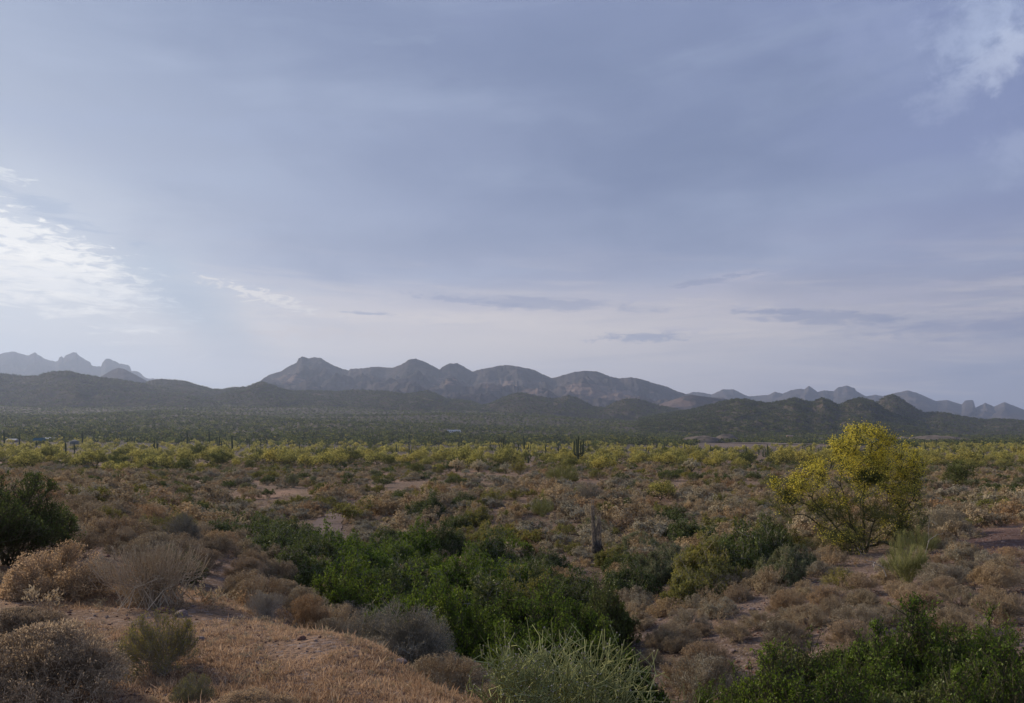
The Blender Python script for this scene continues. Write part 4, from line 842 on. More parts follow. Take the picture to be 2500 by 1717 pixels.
# --- jointed green sticks at the bottom centre
def ephedra_geo(seed, W, Hh, n0=120):
    rng = np.random.default_rng(seed); P0, P1, R = [], [], []
    az = rng.uniform(0, 2 * np.pi, n0); th = rng.uniform(0, 1.1, n0); D = np.stack([np.sin(th) * np.cos(az), np.sin(th) * np.sin(az), np.cos(th)], 1)
    A = rng.normal(size=(n0, 3)) * [W * 0.22, W * 0.22, 0.0]; lvl = [(A, D, 0.40, 0.0062)]
    for g in range(5):
        A, D, L, r = lvl[-1]; B = A + D * (L * Hh * rng.uniform(0.5, 1.1, (len(A), 1))); P0.append(A); P1.append(B); R.append(np.full(len(A), r))
        k = 2 if g != 2 else 3; nx, nd = [], []
        for _ in range(k):
            keep = rng.uniform(size=len(B)) < (0.95, .95, .8, .7, .6)[g]; nx.append(B[keep]); nd.append(nrm(D[keep] + rng.normal(size=(keep.sum(), 3)) * (0.45 if g < 2 else 0.75) + [0, 0, 0.10]))
        lvl.append((np.concatenate(nx), np.concatenate(nd), (0.30, 0.25, 0.22, 0.19, 0.16)[g], r * 0.86))
    P0, P1, R = np.concatenate(P0), np.concatenate(P1), np.concatenate(R); ok = (P1[:, 2] > 0) & (np.hypot(P1[:, 0], P1[:, 1]) < W * 1.2); P0, P1, R = P0[ok], P1[ok], R[ok]
    # swollen joints: short collars at the forks
    j = rng.integers(0, len(P1), len(P1) // 3); dv = nrm(P1[j] - P0[j])
    return tubes(P0, P1, R, R * 0.82, 4), tubes(P1[j] - dv * 0.006, P1[j] + dv * 0.006, R[j] * 1.35, R[j] * 1.35, 4)
for (px, d, W, hh, sd, lab) in [(1390, 6.4, 0.64, 0.98, 11, 'tangle of pale green jointed sticks at the bottom centre'), (1620, 6.8, 0.42, 0.85, 12, 'smaller tangle of green jointed sticks right of the bottom centre one'),
                               (1255, 6.0, 0.30, 0.52, 13, 'low tuft of green sticks at the bottom edge, left of the big tangle')]:
    (a, b) = ephedra_geo(sd, W, hh, 62 if W > .5 else 34); p = at(px, d)
    t = thing('stick_bush', (p[0], p[1], p[2] - .02), 0, 1, lab, 'bush', 'green stick bushes'); V_, Q_ = merge([a, b]); obj('stems', make_mesh('green_stems', V_, Q_, [M['ephedra'], M['straw']], np.r_[np.zeros(len(a[1]), int), np.ones(len(b[1]), int)]), t)
landmark('the green stick tangle', at(1420, 6.5))
put('dry_shrub', T_dome_hi[1], 1215, 6.6, 0.30, 0.34, .62, .52, 'grey brown twigs left of the green stick tangle at the bottom', 'shrub')
# --- right bank
for (px, d, w, h, ti, lab) in [(2034,16.5,0.50,0.48,0,'round tan shrub lowest left of the three under the thin grey green bush'),(2085,13.6,0.60,0.55,2,'brown round shrub among stones above the right green thicket'),(2370,13.2,0.48,0.46,0,'broad tan dome shrub right of the twin domes, above the thicket'),
   (2282,12.4,0.42,0.40,2,'left one of the twin rusty domes touching the thicket'),(2238,11.4,0.36,0.38,2,'rusty dome shrub nearest to the right green thicket'),(2365,20.0,0.42,0.42,1,'grey tan dome shrub at the lower edge of the dark bare ground'),(2345,16.0,0.50,0.42,1,'grey dome shrub between the twin domes and the dark bare ground')]:
    put('dry_shrub', T_dome_hi[ti], px, d, w, h, .62, .52, lab, 'shrub')
thin = two('thin_bush', shrub_geo(508, 0.7, 1.35, nmain=50, nsub=700, ntwig=4000, leafN=2600, leafL=0.02, leafW=0.007, r0=0.008, upright=0.4, updir=0.8, lump=0.3, jit=0.35), 'ephedra', 'sage_leaf')
put('thin_bush', thin, 2212, 20.2, 0.62, 1.35, .7, 1.35, 'thin grey green bush in front of the flowering tree, right of its trunk', 'bush', 'the thin grey green bush')
put('bare_shrub', greytw, 2320, 33, 1.0, 1.15, .9, .85, 'wide dry twiggy shrub right of the flowering tree', 'shrub')
put('thin_bush', thin, 2245, 27, 0.7, 1.0, .7, 1.35, 'low olive twigs between the flowering tree and the wide dry shrub', 'bush')
# bleached dead branches
def dead_branch(name, px, d, pts, r, lab):
    b = at(px, d); k = d / F; P = []
    for path in pts:
        path = np.array([((x - px) * k, dy_, (HY - y) * k - b[2]) for (x, y, dy_) in path]); n = 14; s = np.linspace(0, len(path) - 1, n)
        pp = np.stack([np.interp(s, np.arange(len(path)), path[:, c]) for c in range(3)], 1); pp[1:-1] += np.random.default_rng(len(P)).normal(size=(n - 2, 3)) * 0.012
        P.append(pipe(pp, np.linspace(r, r * 0.35, n), 6))
    o = obj(name, pipe_mesh(name, P, M['wood_pale']), None, b, label=lab, category='dead branch'); return o
dead_branch('dead_branch', 2164, 19.5, [[(2164,1408,0),(2158,1385,.1),(2140,1375,.1),(2122,1372,.2),(2105,1341,.3)],[(2140,1375,.1),(2128,1383,-.1),(2118,1372,-.2)]], 0.013, 'bleached crooked dead branch lying under the flowering tree')
dead_branch('dead_branch', 2250, 20.5, [[(2250,1388,0),(2262,1350,0),(2272,1318,.1),(2274,1262,.1)],[(2270,1325,.1),(2290,1308,.1),(2312,1305,.2)],[(2256,1370,0),(2240,1350,.1),(2246,1335,.1)]], 0.011, 'upright bleached dead branch right of the flowering tree')
# --- light shrubs and dark bushes standing out on the flat
def on(kind, parts, px, py, wpx, hpx, tw, th, lab, cat, grp=None, lm=None):
    p = hit(px, py); VIS.append((px, wpx * .5, p[1])); k = p[1] / F; o = plant(kind, parts, (p[0], p[1], p[2] - .05), R_(), (wpx * k / 2 / tw,) * 2 + (hpx * k / th,), lab, cat, grp)
    if lm: landmark(lm, p)
    return o
on('flowering_shrub', T_pv[1], 1612, 1222, 100, 50, 2.4, 3.3, 'low wide yellow flowering shrub alone on the brown flat right of centre', 'shrub', lm='the low yellow flowering shrub')
on('thin_bush', thin, 1324, 1262, 62, 56, .7, 1.35, 'light green feathery bush left of the dead cactus skeleton', 'bush', lm='the light green feathery bush')
on('bare_shrub', greytw, 1440, 1228, 90, 48, .9, .85, 'grey twiggy shrub behind the top of the dead cactus skeleton', 'shrub')
on('thin_bush', thin, 1370, 1180, 90, 56, .7, 1.35, 'tall grey green bush on the flat left of the candelabra saguaro', 'bush')
on('palo_verde_tree', T_pv[2], 2342, 1198, 92, 72, 2.4, 3.3, 'dull green twiggy tree right of the big flowering tree', 'tree', lm='the dull green twiggy tree')
on('creosote_bush', T_creo[2], 715, 1192, 46, 40, 1, 1, 'pale sage green bush on the brown flat, left part', 'bush')
on('palo_verde_tree', T_pv[2], 484, 1128, 56, 42, 2.4, 3.3, 'bright green leafy tree at the near edge of the yellow trees, left part', 'tree')
for (px, py, w, h, lab) in [(262,1130,40,22,'small dark round bush below the yellow trees on the far left'),(652,1186,44,30,'dark bush left of the pale sage green bush'),(1634,1176,66,32,'dark wide bush above the low yellow flowering shrub'),
        (1700,1176,44,26,'dark bush right of the wide dark one above the yellow shrub'),(1842,1176,46,28,'dark round bush left of the big flowering tree'),(1520,1176,46,24,'dark bush between the candelabra saguaro and the wide dark bush'),
        (1098,1152,38,26,'dark bush below the left pale cholla'),(1535,1240,30,30,'small dark bush left of the low yellow shrub'),(1460,1172,60,24,'dull dark bush right of the tall grey green bush'),(1270,1160,60,30,'dull dark bush right of the middle cholla'),
        (1260,1225,60,30,'olive dark bush on the brown flat left of the light green feathery bush'),(655,1215,46,26,'dark bush below the bush beside the sage green one'),(560,1195,50,26,'dark brown green bush on the flat, left part')]:
    on('creosote_bush', T_creo[0 if 'dull' not in lab and 'olive' not in lab else 1], px, py, w, h, 1, 1, lab, 'bush')

# ------------------------------------------------------------------ cholla cacti
def cholla_mesh(seed, trunks=3, spread=0.8, hh=1.6, n=150, flat=0.45):
    rng = np.random.default_rng(seed); P = []; J0, J1 = [], []
    for k in range(trunks):
        a = rng.uniform(0, 6.28); e = np.array([math.cos(a) * spread * .6, math.sin(a) * spread * .6, hh * rng.uniform(.55, .7)])
        s = np.linspace(0, 1, 7)[:, None]; path = s * e + np.sin(s * 3) * rng.normal(size=3) * .05; P.append(pipe(path, np.linspace(.09, .05, 7), 6))
    n1 = n; u = nrm(rng.normal(size=(n1, 3))); c = u * rng.uniform(.55, 1, (n1, 1)) * [spread, spread, hh * flat]; c[:, 2] = np.abs(c[:, 2]) * 0.9 + hh * .52 - 0.35 * (np.hypot(c[:, 0], c[:, 1]) / spread) * hh * .4
    d = nrm(u + rng.normal(size=(n1, 3)) * .5 + [0, 0, -.1]); L = rng.uniform(.12, .24, (n1, 1)); A = c; B = c + d * L
    v1, q1 = tubes(A, A + (B - A) * .3, .035, .06, 6); v2, q2 = tubes(A + (B - A) * .3, A + (B - A) * .8, .06, .055, 6); v3, q3 = tubes(A + (B - A) * .8, B, .055, .015, 6)
    m = n1 * 26; k = rng.integers(0, n1, m); sp0 = A[k] + (B[k] - A[k]) * rng.uniform(0, 1, (m, 1)) + nrm(rng.normal(size=(m, 3))) * .05
    v4, q4 = tubes(sp0, sp0 + nrm(sp0 - (A[k] + B[k]) / 2) * .05, .005, .002)
    return pipe_mesh('cholla_trunk', P, M['bark']), make_mesh('cholla_joints', *merge([(v1, q1), (v2, q2), (v3, q3), (v4, q4)]), [M['cholla']])
CH = [cholla_mesh(61, 2, .85, 2.0, 190, .38), cholla_mesh(62, 3, 1.1, 1.5, 240, .5), cholla_mesh(63, 2, .6, 1.1, 110, .5)]
for (px, py, w, h, ti, lab) in [(1114,1153,38,32,0,'pale topped cholla cactus leftmost of the close cluster of four'),(1168,1152,38,28,1,'broadest pale cholla in the cluster of four'),(1137,1161,22,16,2,'small low pale cholla in front in the cluster of four'),(1172,1169,20,15,2,'lowest pale cholla right of the small one in the cluster'),
     (1235,1158,32,28,0,'pale two headed cholla right of the cluster of four'),(1688,1152,44,30,1,'pinkish pale cholla with visible branches, alone right of centre'),(1531,1152,14,9,2,'tiny pale cholla between the candelabra saguaro and the pinkish cholla'),(321,1147,14,16,2,'tiny pale cholla on the left below the dark round bush'),
     (1840,1150,10,16,0,'tiny pinkish cholla left of the big flowering tree'),(436,1128,14,12,2,'tiny pale cholla at the foot of the bright green tree')]:
    p = hit(px, py); VIS.append((px, w * .5 + 4, p[1])); w, h = w * 1.15, h * 1.15; k = p[1] / F; th_ = (2.0, 1.6, 1.2)[ti]; tw_ = (1.0, 1.25, .75)[ti]
    t = thing('cholla_cactus', p, R_(), (w * k / 2 / tw_,) * 2 + (h * k / th_,), lab, 'cactus', 'pale cholla cacti on the flat'); obj('trunk', CH[ti][0], t); obj('spiny_joints', CH[ti][1], t)
landmark('the cluster of pale chollas', hit(1150, 1158))

# ------------------------------------------------------------------ saguaros
def saguaro_parts(seed, hh, arms):
    rng = np.random.default_rng(seed); s = np.linspace(0, 1, 9); r = 0.26 * (hh / 8) ** .3
    path = np.stack([0.03 * hh * np.sin(s * 2 + seed), 0 * s, hh * s], 1); rad = r * np.array([.80, .92, 1, 1.02, 1.02, 1, .95, .85, .5])
    out_ = [('trunk', pipe_mesh('saguaro_trunk', [pipe(path, rad, 20, .07)], M['saguaro']))]
    for (a, z0, reach, top) in arms:
        ca, sa = math.cos(a), math.sin(a); pts = [(0, z0), (reach * .5, z0 - .02 * hh), (reach * .85, z0 + .02 * hh), (reach, z0 + .08 * hh), (reach * 1.02, z0 + (top - z0) * .55), (reach * 1.0, top * .97), (reach, top)]
        p3 = np.array([(q[0] * ca, q[0] * sa, q[1]) for q in pts]); ss = np.linspace(0, 6, 13); p3 = np.stack([np.interp(ss, np.arange(7), p3[:, c]) for c in range(3)], 1)
        out_.append(('arm', pipe_mesh('saguaro_arm', [pipe(p3, r * .62 * np.array([.9]*3 + [1.0]*8 + [.85, .5]), 14, .08)], M['saguaro'])))
    return out_
SG = [saguaro_parts(1, 8, []), saguaro_parts(2, 8, [(0.2, 3.2, .8, 5.6)]), saguaro_parts(3, 8, [(0.1, 3.0, .9, 6.0), (3.0, 3.6, .8, 5.4)]),
      saguaro_parts(4, 8, [(0.2, 2.4, 1.0, 7.0), (3.3, 2.6, 1.05, 6.6), (1.0, 3.0, .8, 6.4), (2.4, 2.2, .75, 7.2), (4.5, 2.8, .7, 6.0), (5.5, 2.9, 1.15, 5.6)]), saguaro_parts(5, 8, [(3.2, 3.4, .7, 6.8), (0.3, 4.0, .65, 5.6)]), saguaro_parts(6, 7, [(0.5, 1.2, 1.1, 5.0), (2.9, 1.0, 1.2, 4.6), (0.2, .9, 2.0, 4.0), (3.3, 1.1, 1.9, 3.6), (2.2, 1.3, .7, 5.4)])]
SA = [(159,1078,1127,0),(88,1074,1099,0),(181,1080,1112,0),(200,1052,1074,0),(9,1050,1074,0),(46,1056,1080,0),(311,1063,1091,1),(328,1067,1091,0),(378,1072,1105,2),(384,1080,1104,0),(394,1112,1128,0),(456,1050,1076,0),(510,1050,1080,0),(535,1064,1107,4),(540,1075,1106,0),(565,1062,1114,0),(553,1082,1104,0),(580,1085,1104,0),(608,1070,1084,0),
 (636,1072,1088,0),(673,1090,1111,0),(685,1092,1118,1),(732,1078,1112,1),(754,1076,1094,0),(750,1099,1118,0),(784,1096,1116,0),(771,1104,1118,0),(842,1091,1106,0),(903,1080,1094,0),(968,1084,1115,1),(1000,1085,1119,2),(1046,1070,1090,0),(1053,1068,1088,0),(1095,1080,1094,0),(1128,1071,1110,2),(1119,1080,1108,0),(1175,1105,1131,0),(1106,1102,1114,0),
 (1229,1065,1113,4),(1219,1084,1110,0),(1210,1088,1106,0),(1196,1078,1100,0),(1266,1082,1114,1),(1278,1064,1108,0),(1288,1113,1132,0),(1291,1084,1108,2),(1331,1087,1128,0),(1365,1080,1115,2),(1413,1063,1133,3),(1436,1076,1103,1),(1384,1085,1102,0),(1514,1094,1116,2),(1502,1090,1104,0),(1546,1086,1104,0),(1579,1092,1114,2),(1602,1076,1102,1),(1622,1080,1114,4),(1655,1086,1104,1),(1671,1078,1102,0),(1735,1086,1112,1),(1700,1088,1104,0),(1760,1090,1106,0),
 (1790,1092,1108,1),(1820,1092,1128,5),(1872,1088,1120,5),(1852,1096,1112,1),(1960,1086,1112,1),(1979,1086,1112,0),(1998,1092,1114,4),(2258,1078,1100,1),(2378,1106,1138,2),(2399,1104,1138,0),(2388,1112,1136,4),(2330,1100,1118,0),(1345,1092,1108,0),(1242,1090,1108,0)]
words = {0: 'single columned saguaro', 1: 'saguaro with one short arm', 2: 'saguaro with an arm on each side', 3: 'many armed candelabra saguaro', 4: 'saguaro with two raised arms', 5: 'low saguaro fanning into many arms'}
for (px, top, bot, ti) in SA:
    p = hit(px, max(bot, 1092)); p = (p[0], p[1], p[2]); 
    h = (HY - top) / F * p[1] - p[2]; h = min(h, 13.0)
    w = h / 8 * (1.0 if h > 5 else 1.25) ; w = max(w, 0.62)
    if bot >= 1110: VIS.append((px, 9 if ti != 3 else 20, p[1]))
    w *= 1.25
    t = thing('saguaro_cactus', (p[0], p[1], p[2] - .1), 0.3 * (RZ.random() - .5), (w, w, h / (8 if ti != 5 else 6.3)), None, 'cactus', 'saguaros standing among the yellow trees')
    for pn, me in SG[ti]: obj(pn, me, t)
    REG.append((t, 'saguaro', words[ti]))
    if ti == 3: landmark('the candelabra saguaro', p); t['label'] = 'tallest candelabra saguaro with many upright arms near the centre'; REG.pop()
# ------------------------------------------------------------------ scattered plants
rng = np.random.default_rng(77)
TAKEN = []                                  # (x, y, radius) of everything planted so far
for o in COL.objects:
    if o.parent is None and o.type == 'EMPTY': TAKEN.append((o.location.x, o.location.y, 0.55 * max(0.6, min(2.0, o.scale.x))))
TK = np.array(TAKEN)
def path_dist(x, y):
    d = np.full(x.shape, 99.0); w = np.zeros(x.shape)
    for i in range(len(PATH) - 1):
        a, b = PATH[i], PATH[i+1]; ab = b - a; t = np.clip(((x - a[0]) * ab[0] + (y - a[1]) * ab[1]) / (ab @ ab), 0, 1)
        dd = np.hypot(x - a[0] - ab[0] * t, y - a[1] - ab[1] * t) - (PW[i] + (PW[i+1] - PW[i]) * t); d = np.minimum(d, dd)
    return d
def sample(dmin, dmax, spacing, grow=0.0, pxmin=-60, pxmax=2560, keep=1.0):
    out_ = []
    d = dmin
    while d < dmax:
        sp_ = spacing * (1 + grow * d); x0, x1 = (pxmin - 1250) / F * d, (pxmax - 1250) / F * d; n = max(1, int((x1 - x0) / sp_))
        xs = x0 + (np.arange(n) + rng.uniform(0, 1, n)) * (x1 - x0) / n; ys = d + rng.uniform(-.5, .5, n) * sp_
        out_.append(np.stack([xs, ys], 1)[rng.uniform(size=n) < keep]); d += sp_ * 0.9
    return np.concatenate(out_)
def free(P, pad=0.3, tk=None):
    tk = TK if tk is None else tk; ok = np.ones(len(P), bool)
    for (x, y, r) in tk: ok &= np.hypot(P[:, 0] - x, P[:, 1] - y) > r + pad
    return ok
def pxd(P): return 1250 + F * P[:, 0] / P[:, 1], P[:, 1]
def with_z(P, dz=0.0): return np.column_stack([P, H(P[:, 0], P[:, 1]) + dz])
def seen(P, depth=.80):                      # False for spots that would hide one of the plants above
    q = 1250 + F * P[:, 0] / P[:, 1]; ok = np.ones(len(P), bool)
    for (cx, hw, dc) in VIS: ok &= ~((np.abs(q - cx) < hw + 600 / P[:, 1]) & (P[:, 1] < dc + .5) & (P[:, 1] > dc * depth))
    return ok

# dry dome shrubs: the 300 nearest are things, the rest one cover
P = np.concatenate([sample(9.5, 62, 1.02, 0.008, -500, 3000), sample(12.5, 23, 1.5, 0, 1480, 1850)]); px, d = pxd(P)
mound = (d < 15.5 - np.clip((px - 200) / 900, 0, 1) * 9) & (px < 1250) & (px > -60)
clump = fbm(P[:, 0] * 0.16, P[:, 1] * 0.16, 71, 3)
snag_v = ((np.abs(px - 2105) < 75) & (d > 22) & (d < 30)) | (np.abs(px - 1457) < 34) & (d > 25) & (d < 34.5)
bare_r = np.exp(-((px - 2470) / 120) ** 2 - ((d - 30) / 7) ** 2) > 0.35
wash = (d > 12) & (d < 50) & (np.abs(px - (1480 - np.clip((d - 12) / 36, 0, 1) * 880)) < 120 + 90 * np.exp(-((d - 26) / 14) ** 2))
ok = seen(P, .86) & free(P, 0.15) & ~snag_v & ~mound & ~bare_r & (path_dist(P[:, 0], P[:, 1]) > 0.35) & ~((px < -60) & (px > -330) & (d < 16)) & (clump > -0.42 - np.clip((d - 40) / 60, 0, .2)) & ~(wash & (rng.uniform(size=len(P)) < 0.75))
ok &= ~((px > 1500) & (px < 1900) & (d < 21) & (rng.uniform(size=len(P)) < 0.3))
P = P[ok]; px, d = pxd(P); ordr = np.argsort(-(1.0 / d)); P = P[ordr]; px, d = pxd(P)
inside = (px > -60) & (px < 2560); near = P[inside][:275]; rest_near = np.concatenate([P[inside][275:], P[~inside]])
lookw = ['tan ', 'tan ', 'grey brown ', 'rusty ', 'tan ', 'olive ']
for (x, y) in near:
    dd = y; right = x / y > 0.1
    ti = int(rng.choice(6, p=[.22, .16, .25, .18, .14, .05])); hi = dd < 19
    parts = T_dome_hi[{0: 0, 1: 0, 2: 1, 3: 2, 4: 0, 5: 1}[ti]] if hi else T_dome[ti]
    w = rng.uniform(0.32, 0.72) * (1.25 if dd > 30 else 1.0); h = w * rng.uniform(0.75, 1.1)
    o = plant('dry_shrub', parts, (x, y, hz(x, y) - .03), rng.uniform(0, 6.28), (w / .62, w / .62, h / .5), None, 'shrub', 'dry dome shrubs on the slopes and flat')
    REG.append((o, 'shrub', {0: 'tan ', 1: 'tan ', 2: 'grey brown ', 3: 'rusty ', 4: 'tan ', 5: 'olive '}[ti if not hi else {0: 0, 1: 0, 2: 2, 3: 3, 4: 0, 5: 2}[ti]]))
Q_ = sample(56, 225, 1.5, 0.006, -500, 3000); px, d = pxd(Q_); cl2 = fbm(Q_[:, 0] * 0.09, Q_[:, 1] * 0.09, 73, 4)
ok = seen(Q_) & free(Q_, 0.2, TK[TK[:, 1] > 50]) & (path_dist(Q_[:, 0], Q_[:, 1]) > 0.4) & (cl2 > -0.48) & (rng.uniform(size=len(Q_)) < 0.93)
Q_ = np.concatenate([rest_near, Q_[ok]]); px, d = pxd(Q_)
cover('dry_shrub_cover', '', with_z(Q_, -.04), np.where(Q_[:, 1] < 26, rng.uniform(.6, 1.1, len(Q_)), np.clip(rng.lognormal(.2, .38, len(Q_)), .5, 2.9)), rng.uniform(0, 6.28, len(Q_)), T_cover + T_cover_near, [3, 2.4, 3.2, 0.8, 1.6, 0, 0], 5, np.where(Q_[:, 1] < 26, rng.choice([5, 5, 6], len(Q_)), np.where(fbm(Q_[:, 0] * .05, Q_[:, 1] * .05, 97, 3) + rng.normal(size=len(Q_)) * .2 > .18, rng.choice([2, 4, 2, 3], len(Q_)), -1)))
# darker creosote among them: 90 things near, the far ones one cover
C_ = sample(24, 240, 4.4, 0.006, -500, 3000, keep=.75); px, d = pxd(C_); ok = seen(C_, .8) & free(C_, 1.2) & ~((np.abs(px - 1457) < 60) & (d < 36)) & (path_dist(C_[:, 0], C_[:, 1]) > 1.5) & ~((px > 2300) & (d < 40)); C_ = C_[ok]; C_ = C_[np.argsort(C_[:, 1])]
ci_ = (1250 + F * C_[:, 0] / C_[:, 1] > -60) & (1250 + F * C_[:, 0] / C_[:, 1] < 2560)
C_ = np.concatenate([C_[ci_][:150], C_[ci_][150:], C_[~ci_]])
for (x, y) in C_[:150]:
    ti = int(rng.integers(0, 4)); w = rng.uniform(.5, 1.35); o = plant('creosote_bush', T_creo[ti], (x, y, hz(x, y) - .05), rng.uniform(0, 6.28), (w, w, w * rng.uniform(.8, 1.1)), None, 'bush', 'darker bushes dotted over the brown flat')
    REG.append((o, 'creosote', ('dark ', 'olive ', 'sage green ', 'dark ')[ti]))
D_ = np.concatenate([C_[150:], (lambda S: S[free(S, 1) & seen(S, .85)])(sample(150, 330, 4.5, 0.004, -500, 3000))])
cover('creosote_cover', '', with_z(D_, -.05), rng.uniform(0.7, 1.5, len(D_)), rng.uniform(0, 6.28, len(D_)), T_creo_far, [3, 2, 2], 6)
# palo verdes of the valley: the nearest 280 as trees, the rest and the scrub of the slopes as cover
Tp = sample(125, 640, 7.4, 0.0014, -500, 3000, keep=.85); px, d = pxd(Tp); edge = 160 + 26 * fbm(px * 0.01, px * 0 + 3, 81, 3) + np.where(px > 1500, 20, 0)
cl3 = fbm(Tp[:, 0] * 0.02, Tp[:, 1] * 0.02, 83, 3)
ok = seen(Tp, .90) & (d > edge + rng.exponential(12, len(Tp)) - 22) & ((cl3 > -0.30) | (d < 260)) & ~((px > 1500) & (px < 2250) & (d > 440) & (cl3 < 0.2)); Tp = Tp[ok]; Tp = Tp[np.argsort(Tp[:, 1])]; px, d = pxd(Tp); inside = (px > -60) & (px < 2560); far_t = np.concatenate([Tp[inside][280:], Tp[~inside]]); Tp = Tp[inside]
for (x, y) in Tp[:280]:
    ti = int(rng.choice(5, p=[.28, .25, .13, .2, .14])); w = rng.uniform(.55, 1.45) ; h = w * rng.uniform(.8, 1.08)
    o = plant('palo_verde_tree', T_pv[ti], (x, y, hz(x, y) - .1), rng.uniform(0, 6.28), (w, w, h), None, 'tree', 'yellow flowering trees of the valley floor')
    REG.append((o, 'tree', 'green leafy palo verde' if ti == 2 else 'yellow flowering palo verde'))
cover('palo_verde_woodland', '', with_z(far_t, -.1), rng.uniform(.6, 1.2, len(far_t)), rng.uniform(0, 6.28, len(far_t)), T_pv_far, [3, 3, 1.3, .8], 8)
S1 = sample(600, 2800, 6.3, 0.00045, -500, 3000, keep=.92); px, d = pxd(S1); c4 = fbm(S1[:, 0] * 0.006, S1[:, 1] * 0.006, 85, 4)
ok = (c4 > -0.6) & ~((np.abs(px - 1890) < 190) & (np.abs(d - 660) < 110)); S1 = S1[ok]
cover('desert_scrub', '', with_z(S1, -.3), rng.uniform(.7, 1.7, len(S1)), rng.uniform(0, 6.28, len(S1)), T_speck + T_hill, [1.5, 1.2, 0.8, 1.4, 0.7, 4, 3, 1.8], 9)
# scrub on the hill slopes: sample the visible faces of the hill meshes
pts = []
for key, n in (('hill16', 7000), ('hill20', 9000), ('hill18', 4500), ('hill22', 6500), ('hill24', 14000), ('hill26', 9000)):
    x, y, z, PXg, S = SURF[key]; nr, nc = x.shape; i = rng.integers(0, nr - 1, n * 3); j = rng.integers(0, nc - 1, n * 3)
    ok = (S[i, j] < 0.03) & (S[i, j] > -0.97); i, j = i[ok][:n], j[ok][:n]; u, v = rng.uniform(size=len(i)), rng.uniform(size=len(i))
    g = lambda a: (a[i, j] * (1-u) * (1-v) + a[i+1, j] * u * (1-v) + a[i, j+1] * (1-u) * v + a[i+1, j+1] * u * v); pts.append(np.stack([g(x), g(y), g(z) - .3], 1))
pts = np.concatenate(pts); pts = pts[pts[:, 2] > H(pts[:, 0], pts[:, 1]) - 1]
cover('hillside_scrub', '', pts, rng.uniform(.7, 1.7, len(pts)), rng.uniform(0, 6.28, len(pts)), T_hill, [4, 2, 1], 10)

# ------------------------------------------------------------------ dry grass, stones
def grass_patch():
    n = 190000; px = rng.uniform(-700, 1350, n); d = np.exp(rng.uniform(math.log(4.6), math.log(15), n)); x = (px - 1250) / F * d; y = d
    edge = 15.5 - np.clip((px - 200) / 900, 0, 1) * 8.4
    dens = fbm(x * 1.1, y * 1.1, 91, 4); ok = (d < edge) & (dens + 0.5 * fbm(x * .45, y * .45, 92, 2) + rng.normal(size=n) * .2 > 0.03); x, y = x[ok], y[ok]; n = len(x)
    T0 = rng.integers(0, n, 13000); own = T0[rng.integers(0, len(T0), n)]; big = rng.uniform(size=n) < .72; x = np.where(big, x[own] + rng.normal(size=n) * .035, x); y = np.where(big, y[own] + rng.normal(size=n) * .035, y)
    tx = np.repeat(x, 3) + rng.normal(size=3 * n) * .012; ty = np.repeat(y, 3) + rng.normal(size=3 * n) * .012; C = np.stack([tx, ty, H(tx, ty) - .004], 1)
    hgt = np.repeat(rng.uniform(.012, .030, n) * np.where(big, 1.9, 1) * (1 + (rng.uniform(size=n) < .04) * 1.3), 3)
    Vg, Qg = leaves(C, rng.normal(size=(3 * n, 3)) * [.55, .55, .2] + [0, 0, .9], hgt, .0045 + hgt * 0.04, rng)
    obj('dry_grass', make_mesh('dry_grass', Vg, Qg, [M['grass']]), kind='stuff')
grass_patch()
def stone_mesh(seed, mat, sub=2):
    import bmesh
    rg = np.random.default_rng(seed); bm = bmesh.new(); bmesh.ops.create_icosphere(bm, subdivisions=sub, radius=1)
    pl = nrm(rg.normal(size=(9, 3))); hh = rg.uniform(.55, .9, 9)
    for v in bm.verts:
        p = np.array(v.co)
        for a, h in zip(pl, hh):
            e = p @ a - h
            if e > 0: p = p - a * e * .9
        v.co = p * [1, .8, .62]
    me = bpy.data.meshes.new('stone'); bm.to_mesh(me); bm.free(); me.materials.append(M[mat]); return me
ST = [stone_mesh(i, m, 2) for i, m in enumerate(('rock', 'rock', 'rock_red', 'rock', 'rock_red'))]
for (px, d, s, ti, lab) in [(158,10.6,.10,0,'grey stone in front of the large tan dome shrub'),(398,9.4,.12,2,'dark red stone under the fan of pale sticks'),(445,9.1,.13,1,'flat grey stone right of the dark red stone'),(487,7.6,.09,1,'small grey stone on the dry grass right of the olive shrub'),
     (977,7.55,.10,3,'pale pinkish boulder on the rim of the dry grass slope'),(735,7.6,.07,2,'dark stone in the middle of the dry grass slope'),(870,7.0,.05,0,'pale stone on the dry grass left of the rim boulder'),(960,6.4,.05,4,'small dark red stone low on the dry grass slope'),
     (1695,17.5,.16,1,'pale angular stone on the slope between the wash and the thicket'),(1835,19.5,.15,3,'pinkish boulder on the right bank slope'),(2205,15.2,.20,1,'low flat grey rock below the thin grey green bush'),(2170,15.2,.17,3,'second flat rock beside the low flat grey one'),
     (1650,20.5,.14,0,'grey stone beside the dry brush right of the wash'),(2332,18.8,.12,4,'orange red stone at the lower edge of the dark bare ground'),(1790,15.5,.12,3,'rough stone above the small green bush of the thicket'),(1660,15.8,.10,1,'pale stone lowest in the stony strip'),
     (2210,29,.18,3,'pale rock in the grass right of the flowering tree'),(1975,17.5,.12,2,'red stone left of the round tan shrub on the right bank')]:
    p = at(px, d); obj('rock', ST[ti], None, (p[0], p[1], p[2] + s * .15), label=lab, category='rock', group='stones lying on the slopes').scale = (s * .75, s * .75, s * .7); COL.objects[-1].rotation_euler = (0, 0, R_())
n = 44000; px = rng.uniform(-500, 3000, n); d = np.exp(rng.uniform(math.log(4.8), math.log(75), n)); x = (px - 1250) / F * d
sel = (fbm(x * .5, d * .5, 93, 3) + rng.normal(size=n) * .3 + 0.5 * ((px > 1550) & (d < 24)) > .12) ; x, d = x[sel], d[sel]
